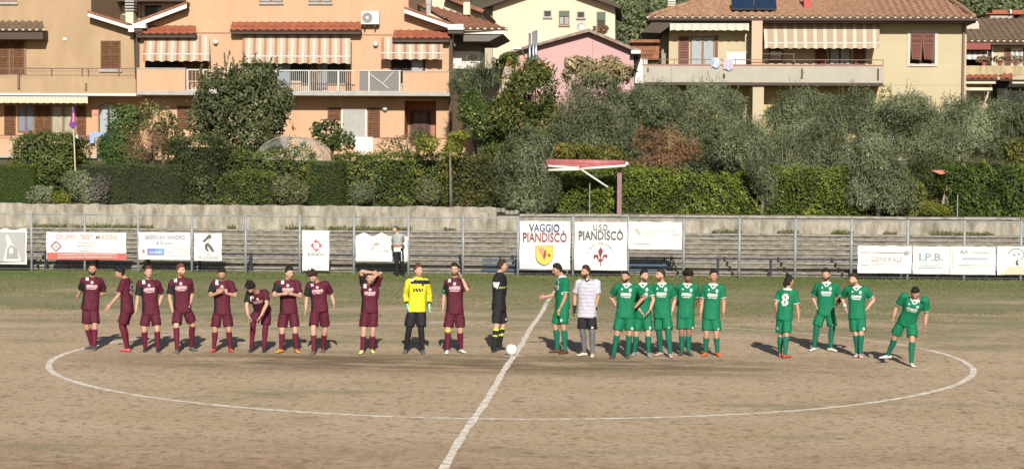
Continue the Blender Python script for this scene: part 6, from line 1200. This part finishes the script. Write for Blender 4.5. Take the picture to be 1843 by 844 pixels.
        bm_ = mat('boot %.2f %.2f %.2f' % boots, boots, .45, var=.15, scale=14); b = MB(); up_ = Vector((0, 0, 1)); sd_ = up_.cross(Tt).normalized(); base = Aa-up_*(.088*k); L = []
        for q, w_, h in ((-.075, .018, .030), (-.065, .030, .050), (-.04, .036, .082), (0, .038, .090), (.04, .038, .076), (.09, .043, .056), (.14, .046, .046), (.175, .040, .036), (.195, .022, .022)):
            L.append((base+Tt*(q*k)+up_*(h*k/2+.006), sd_, up_, w_*k, h*k/2))
        rings(b, L, 14); me = evaluated(b.mesh('t', []), [('SUBSURF', dict(levels=1, render_levels=1))]); cs = centers(me); mi = (cs[:, 2] < base.z+.018).astype(float); bt = fin(me, 'boot' if not tr else 'shoe', [bm_, mat('boot sole', sole or tuple(c*.5 for c in boots), .6)], mi, root)
    for e in extras:
        if e[0] == 'gloves':
            for W_, E_, D_, sd in ((RW, RE, RHd, 1), (LW, LE, LHd, -1)):
                b = MB(); hand_mb(b, W_-D_*.0, D_, F0, k*1.12, .45, 0, sd, .5, 1.35); b.tube([W_-(W_-E_).normalized()*.055, W_+D_*.01], [.042*k, .040*k], 1, 12); me = b.mesh('glove', []); cs = centers(me); mi = np.array(b.m, float); mi[(mi == 0) & (vnoise(cs*30, 1.0, 5) > .1)] = 2; fin(me, 'glove', [mat('glove %s' % lab[:9], e[1], .6), BLK, mat('glove2 %s' % lab[:9], e[2], .6)], mi, root)
        if e[0] == 'band':   # coloured band on a limb: joint pair and fraction
            A_, B_ = {'RU': (RS, RE), 'LU': (LS, LE), 'RF': (RE, RW), 'LF': (LE, LW), 'RT': (RK, RA), 'LT': (LK, LA)}[e[1]]; p, q = A_.lerp(B_, e[2]), A_.lerp(B_, e[3]); MB().tube([p, p.lerp(q, .5), q], [e[4]*.97, e[4], e[4]*.97], 0, 14).build(e[6], mat(e[6]+' %.2f%.2f' % e[5][:2], e[5], .7), root, True)
        if e[0] == 'tattoo': pass
    return dict(root=root, RW=RW, LW=LW, G=G, cdir=cdir, side=side, pt=pt, RHd=RHd, LHd=LHd)
J = lambda **k: k
TM, TG = 'players in the maroon kit lined up on the left', 'players in the green kit lined up on the right'
BK = (.045, .045, .05)
person('smiling bearded player in maroon at the left end of the line, legs crossed', TM, 'c1', J(HD=(207, 112), N=(206, 172), RS=(138, 205), RE=(112, 285), RW=(100, 300), RF=(92, 335), LS=(265, 205), LE=(302, 295), LW=(232, 330), LF=(198, 372), RH=(162, 405), LH=(215, 405), RK=(160, 562), RA=(200, 700), LK=(225, 562), LA=(220, 705), RT=(150, 742), LT=(222, 756)), head=-8, hair='black', beard=.012, skin=SK2, seed=1, boots=(.12, .13, .12), rd=(-1, 1), H=1.80, sock=.06)
person('maroon player in profile facing left, dark hair tied in a bun, pink boots', TM, 'c1', J(HD=(425, 140), N=(470, 182), LS=(455, 215), LE=(412, 318), LW=(345, 395), LF=(318, 432), RS=(498, 215), RE=(508, 310), RW=(495, 400), LH=(478, 430), RH=(492, 430), LK=(440, 560), LA=(482, 720), RK=(455, 562), RA=(490, 722), LT=(428, 775), RT=(440, 772)), face=-112, head=-80, hp=25, hair='black', style='tied', skin=SK2, boots=(.75, .13, .16), tights=1, seed=2, H=1.74, ld=(1, 1))
person('short-haired auburn player in maroon with black boots, third from the left', TM, 'c1', J(HD=(655, 135), N=(655, 192), RS=(588, 228), RE=(565, 345), RW=(554, 445), RF=(551, 500), LS=(725, 225), LE=(762, 312), LW=(737, 395), LF=(712, 436), RH=(640, 442), LH=(705, 442), RK=(620, 578), RA=(628, 722), LK=(722, 575), LA=(728, 725), RT=(625, 768), LT=(730, 773)), head=18, hair='auburn', style='quiff', seed=3, boots=BK, H=1.76, sock=.07)
person('bearded ginger player in maroon with one hand spread on his thigh, looking right', TM, 'c2', J(HD=(203, 122), N=(200, 178), RS=(135, 220), RE=(112, 335), RW=(140, 455), RF=(162, 505), LS=(265, 210), LE=(292, 310), LW=(272, 385), LF=(245, 465), RH=(182, 425), LH=(245, 425), RK=(165, 565), RA=(172, 725), LK=(295, 548), LA=(288, 705), RT=(168, 775), LT=(325, 748)), head=45, hair='ginger', style='quiff', beard=.010, seed=4, boots=(.15, .16, .16), H=1.80, curl=.2, sock=.02)
person('maroon player with hands pressed together at his chest, red boots', TM, 'c2', J(HD=(530, 150), N=(530, 203), RS=(468, 225), RE=(438, 318), RW=(505, 298), RF=(528, 270), LS=(595, 225), LE=(640, 320), LW=(555, 298), LF=(530, 270), RH=(498, 445), LH=(568, 445), RK=(475, 588), RA=(468, 728), LK=(585, 585), LA=(598, 728), RT=(442, 776), LT=(616, 776)), head=0, hp=22, hair='black', style='quiff', beard=.006, skin=SK2, seed=5, boots=(.70, .09, .09), H=1.73, rd=(1, 1), ld=(1, 1), curl=.1, sock=.05)
person('maroon player bending forward with both hands on his raised knee', TM, 'c3', J(HD=(95, 258), N=(140, 292), RS=(85, 305), RE=(62, 400), RW=(72, 478), RF=(110, 508), LS=(212, 300), LE=(222, 385), LW=(178, 480), LF=(140, 512), RH=(155, 432), LH=(222, 430), RK=(115, 540), RA=(100, 720), LK=(212, 570), LA=(200, 728), RT=(90, 770), LT=(200, 776)), head=-15, hp=55, hair='black', style='curly', seed=6, boots=BK, H=1.74, bend=1, rd=(1, 1), ld=(1, 1), tights=1, headfwd=.10)
person('black-haired player in maroon with clasped hands and orange boots', TM, 'c3', J(HD=(402, 142), N=(390, 195), RS=(312, 228), RE=(280, 318), RW=(352, 306), RF=(388, 296), LS=(462, 225), LE=(492, 325), LW=(425, 308), LF=(390, 298), RH=(362, 435), LH=(432, 435), RK=(345, 592), RA=(338, 730), LK=(450, 588), LA=(460, 730), RT=(295, 782), LT=(478, 782)), head=35, hp=12, hair='black', style='quiff', seed=7, boots=(.82, .36, .05), H=1.79, rd=(1, 1), ld=(1, 1), sock=.07)
person('curly-haired player in maroon looking down with his arms hanging', TM, 'c3', J(HD=(592, 172), N=(628, 215), RS=(562, 240), RE=(540, 350), RW=(534, 430), RF=(536, 475), LS=(697, 232), LE=(740, 312), LW=(760, 385), LF=(757, 440), RH=(612, 425), LH=(678, 425), RK=(595, 582), RA=(598, 735), LK=(688, 582), LA=(670, 725), RT=(585, 785), LT=(672, 762)), face=-6, head=-25, hp=32, hr=-8, hair='brown', style='curly', seed=8, boots=(.22, .12, .11), H=1.76, sock=.12)
person('maroon player with both arms folded over his head, yellow boots', TM, 'c4', J(HD=(205, 185), N=(205, 235), RS=(152, 228), RE=(135, 128), RW=(222, 135), RF=(270, 150), LS=(260, 228), LE=(288, 140), LW=(250, 162), LF=(232, 175), RH=(170, 432), LH=(232, 432), RK=(155, 588), RA=(142, 728), LK=(228, 588), LA=(220, 728), RT=(125, 786), LT=(232, 780)), hair='black', seed=9, boots=(.75, .82, .22), H=1.76, rd=(1, 1), ld=(1, 1), sock=.13)
gk = person('goalkeeper in a yellow jersey and black shorts holding a blue bottle', 'goalkeepers', 'c4', J(HD=(592, 122), N=(588, 175), RS=(515, 215), RE=(487, 315), RW=(500, 392), RF=(528, 445), LS=(655, 215), LE=(678, 318), LW=(678, 392), LF=(680, 460), RH=(545, 420), LH=(615, 420), RK=(515, 590), RA=(490, 735), LK=(612, 588), LA=(625, 740), RT=(478, 782), LT=(632, 786)), head=40, hair='auburn', style='quiff', kit='keeper', seed=10, boots=(.13, .15, .17), H=1.84, tights=1, extras=(('longsleeve',), ('gloves', (.22, .70, .25), (.70, .78, .62))), rd=(-1, 1))
person('smiling maroon player touching his ear, yellow band on one knee and white boots', TM, 'c4', J(HD=(880, 115), N=(880, 178), RS=(825, 220), RE=(797, 325), RW=(788, 425), RF=(790, 475), LS=(938, 222), LE=(985, 280), LW=(942, 185), LF=(918, 130), RH=(848, 435), LH=(915, 435), RK=(828, 592), RA=(822, 735), LK=(925, 592), LA=(932, 732), RT=(815, 786), LT=(965, 778)), head=-4, hair='black', style='quiff', beard=.005, seed=11, boots=(.80, .80, .76), H=1.81, ld=(1, 1), rd=(-1, 1), sock=.05, extras=(('band', 'RT', -.02, .10, .068, (.80, .66, .05), 'knee_band'), ('band', 'RU', .50, .70, .082, (.03, .28, .20), 'armband')))
person('referee in black with neon-topped socks standing beside the ball', 'officials', 'c5', J(HD=(187, 82), N=(165, 130), RS=(140, 180), RE=(132, 280), RW=(152, 370), RF=(155, 430), LS=(195, 172), LE=(200, 268), LW=(190, 350), RH=(150, 385), LH=(172, 385), RK=(142, 532), RA=(122, 688), LK=(190, 525), LA=(165, 665), RT=(138, 732), LT=(212, 706)), face=112, head=95, hair='brown', kit='referee', skin=SK1, seed=12, boots=(.02, .02, .022), H=1.80, extras=(('longsleeve',),), rd=(-1, 1), curl=.3, sock=.06)
person('green captain in profile facing left, holding out his arm towards the referee', TG, 'c5', J(HD=(605, 110), N=(640, 155), LS=(668, 200), LE=(665, 310), LW=(628, 400), LF=(612, 460), RS=(622, 195), RE=(600, 292), RW=(515, 312), RF=(478, 318), LH=(655, 385), RH=(628, 385), RK=(590, 535), RA=(605, 698), LK=(652, 538), LA=(665, 705), RT=(540, 738), LT=(615, 748)), face=-68, head=-85, hp=20, hair='black', kit='green', skin=SK2, seed=13, boots=(.16, .06, .045), H=1.80, ld=(-1, 1), rd=(-1, 1), extras=(('band', 'RF', .0, .12, .05, (.02, .02, .02), 'armband'),), sock=.06)
person('bearded goalkeeper in a pale checked jersey and grey tights', 'goalkeepers', 'c5', J(HD=(818, 128), N=(835, 180), RS=(768, 208), RE=(738, 308), RW=(735, 398), RF=(740, 470), LS=(905, 208), LE=(912, 315), LW=(892, 410), LF=(868, 480), RH=(795, 440), LH=(862, 440), RK=(795, 572), RA=(810, 715), LK=(868, 578), LA=(870, 725), RT=(752, 765), LT=(868, 772)), face=-12, head=-48, hair='brown', style='quiff', beard=.016, kit='whitekeeper', skin=SK2, seed=14, boots=(.70, .66, .52), H=1.80, tights=1, extras=(('gloves', (.03, .03, .03), (.70, .75, .05)),), torso=1.08)
person('balding green player with hands on hips, front of the group of three', TG, 'c6', J(HD=(203, 125), N=(215, 178), RS=(138, 210), RE=(85, 282), RW=(132, 360), RF=(165, 385), LS=(290, 210), LE=(352, 282), LW=(285, 365), LF=(240, 392), RH=(165, 425), LH=(238, 425), RK=(138, 572), RA=(108, 728), LK=(235, 572), LA=(222, 738), RT=(85, 780), LT=(222, 780)), face=-5, head=-28, hp=10, hair='black', style='buzz', beard=.012, kit='green', skin=SK2, seed=15, boots=(.10, .10, .10), H=1.78, rd=(-1, 1), ld=(-1, 1), sock=.04, torso=1.06)
person('dark-haired smiling green player standing behind the balding one, hands together in front', TG, 'c6', J(HD=(355, 120), N=(342, 175), RS=(290, 215), RE=(285, 330), RW=(322, 398), RF=(350, 425), LS=(402, 215), LE=(425, 310), LW=(400, 388), LF=(368, 415), RH=(312, 425), LH=(372, 425), RK=(290, 572), RA=(275, 720), LK=(385, 572), LA=(388, 725), RT=(262, 758), LT=(398, 764)), head=35, hair='black', style='quiff', beard=.005, kit='green', seed=16, boots=(.35, .36, .38), H=1.76, rd=(1, 1), ld=(1, 1), sock=.06)
person('green player turning his head left, third of the tight group, pale pink boots', TG, 'c6', J(HD=(482, 115), N=(495, 172), RS=(428, 215), RE=(425, 325), RW=(438, 410), LS=(565, 212), LE=(597, 310), LW=(575, 400), LF=(560, 455), RH=(465, 425), LH=(530, 425), RK=(470, 565), RA=(485, 708), LK=(545, 565), LA=(560, 715), RT=(440, 755), LT=(570, 768)), face=-5, head=-55, hair='brown', style='short', beard=.004, kit='green', seed=17, boots=(.62, .42, .36), H=1.78, tights=1, rd=(-1, -1), ld=(-1, 1), torso=1.04)
person('green player looking down with his hands behind his back, dark boots', TG, 'c6', J(HD=(702, 122), N=(698, 178), RS=(632, 210), RE=(602, 300), RW=(635, 375), LS=(765, 208), LE=(778, 305), LW=(742, 375), RH=(650, 425), LH=(715, 425), RK=(652, 562), RA=(655, 710), LK=(712, 562), LA=(705, 712), RT=(632, 758), LT=(738, 758)), head=0, hp=35, hair='black', style='curly', kit='green', skin=SK3, seed=18, boots=(.10, .09, .08), H=1.78, rd=(-1, -1), ld=(-1, -1), sock=.08)
person('green player with arms at his sides and bright orange boots', TG, 'c6', J(HD=(908, 122), N=(905, 182), RS=(842, 212), RE=(815, 325), RW=(805, 415), RF=(805, 465), LS=(968, 212), LE=(988, 325), LW=(988, 412), LF=(988, 465), RH=(855, 435), LH=(922, 435), RK=(850, 572), RA=(843, 712), LK=(930, 572), LA=(938, 715), RT=(820, 764), LT=(962, 764)), head=18, hair='black', style='quiff', kit='green', skin=SK2, seed=19, boots=(.90, .16, .05), H=1.76, sock=.10)
person('long-haired green player seen from behind wearing number 8', TG, 'c7', J(HD=(358, 165), N=(345, 218), LS=(285, 255), LE=(250, 345), LW=(262, 420), RS=(402, 252), RE=(424, 372), RW=(432, 440), RF=(435, 480), LH=(292, 445), RH=(345, 445), LK=(285, 588), LA=(285, 720), RK=(335, 590), RA=(325, 728), LT=(285, 755), RT=(372, 768)), face=168, head=120, hair='black', style='long', kit='green', skin=SK2, seed=20, boots=(.62, .07, .08), H=1.66, num=8, ld=(1, -1), rd=(-1, 1), gy=643, sock=.04)
person('tall bearded green player with hands on hips and a wide stance, white boots', TG, 'c7', J(HD=(650, 110), N=(655, 168), RS=(585, 205), RE=(545, 290), RW=(572, 355), RF=(592, 385), LS=(722, 205), LE=(775, 292), LW=(730, 355), LF=(705, 378), RH=(615, 405), LH=(685, 405), RK=(575, 535), RA=(558, 670), LK=(702, 535), LA=(685, 675), RT=(525, 725), LT=(740, 725)), head=-4, hp=10, hair='black', style='short', beard=.014, kit='green', seed=21, boots=(.78, .76, .66), H=1.80, tights=1, rd=(-1, 1), ld=(-1, 1), extras=(('band', 'LF', .15, .65, .044, (.03, .03, .035), 'wrist_sleeve'),), torso=1.05)
person('green player with a white wristband, one hand on his hip', TG, 'c8', J(HD=(152, 145), N=(178, 190), RS=(110, 215), RE=(65, 278), RW=(88, 345), RF=(112, 385), LS=(238, 218), LE=(305, 290), LW=(255, 362), LF=(208, 378), RH=(150, 412), LH=(208, 412), RK=(170, 550), RA=(182, 688), LK=(210, 550), LA=(205, 690), RT=(165, 730), LT=(212, 735)), face=-5, head=-35, hair='brown', style='quiff', beard=.006, kit='green', seed=22, boots=(.72, .50, .52), H=1.76, rd=(-1, 1), ld=(-1, 1), extras=(('band', 'RF', .78, .98, .036, (.78, .78, .76), 'wristband'),), sock=.02)
person('green player at the right end looking down at his outstretched foot, white boots', TG, 'c8', J(HD=(622, 242), N=(622, 284), RS=(535, 268), RE=(478, 350), RW=(458, 420), RF=(455, 455), LS=(698, 300), LE=(706, 400), LW=(697, 480), LF=(690, 525), RH=(522, 455), LH=(595, 462), RK=(468, 572), RA=(415, 705), LK=(598, 592), LA=(592, 762), RT=(348, 742), LT=(612, 800)), head=-12, hp=50, hr=6, hair='black', style='short', kit='green', skin=SK2, seed=23, boots=(.78, .78, .72), H=1.78, bend=1, sock=.05, liftR=.10, gy=657)
man = person('man in a grey polo with an orange stripe and black trousers by the fence', 'officials', 'cf', J(HD=(1092, 262), N=(1115, 300), RS=(1085, 328), RE=(1062, 395), RW=(1078, 430), LS=(1162, 328), LE=(1185, 385), LW=(1120, 425), LF=(1075, 440), RH=(1100, 480), LH=(1150, 480), RK=(1110, 600), RA=(1112, 722), LK=(1165, 600), LA=(1182, 722), RT=(1092, 742), LT=(1168, 740)), face=-28, head=-50, hair='grey', style='buzz', kit='polo', skin=SK1, seed=24, boots=(.04, .04, .04), H=1.73, rd=(-1, 1), ld=(-1, 1), gy=497)
# blue bottle in the goalkeeper's hand, jacket over the spectator's arm
p = gk['RW']+gk['RHd']*.10*1.03; b = MB(); b.tube([p+Vector((0, 0, .09)), p+Vector((.0, 0, .06)), p+Vector((.03, 0, .04)), p+Vector((.06, -.02, -.10)), p+Vector((.07, -.02, -.14))], [.018, .03, .042, .042, .038], n=14); tag(b.build('drinks_bottle', mat('blue bottle', (.03, .06, .30), .3), None, True), 'dark blue drinks bottle in the yellow goalkeeper\'s glove', 'bottle')
p = man['LW']+man['LHd']*.03; s_ = man['side']; c_ = man['cdir']; b = MB(); n = 10
for i in range(n):
    for (dy, sg) in ((.03, 1), (-.03, 1)):
        t, t2 = i/n, (i+1)/n; w0, w1 = .09+.03*math.sin(t*6), .09+.03*math.sin(t2*6); f = lambda t, w_: p+c_*(dy*(1-t*.3)+.02)-s_*(.06+.07*t)+Vector((0, 0, .05-.42*t)); a, e = f(t, w0), f(t2, w1); b.quad(a-s_*w0*.6, a+s_*w0*.6, e+s_*w1*.6, e-s_*w1*.6)
b.tube([p-s_*.05+Vector((0, 0, .05)), p-s_*.08+Vector((0, 0, -.15)), p-s_*.12+Vector((0, 0, -.38))], [(.07, .04), (.06, .045), (.05, .03)], n=12)
tag(b.build('jacket', mat('dark jacket', (.05, .05, .055), .85), None, True), 'dark jacket hanging over the arm of the man in the grey polo', 'jacket')
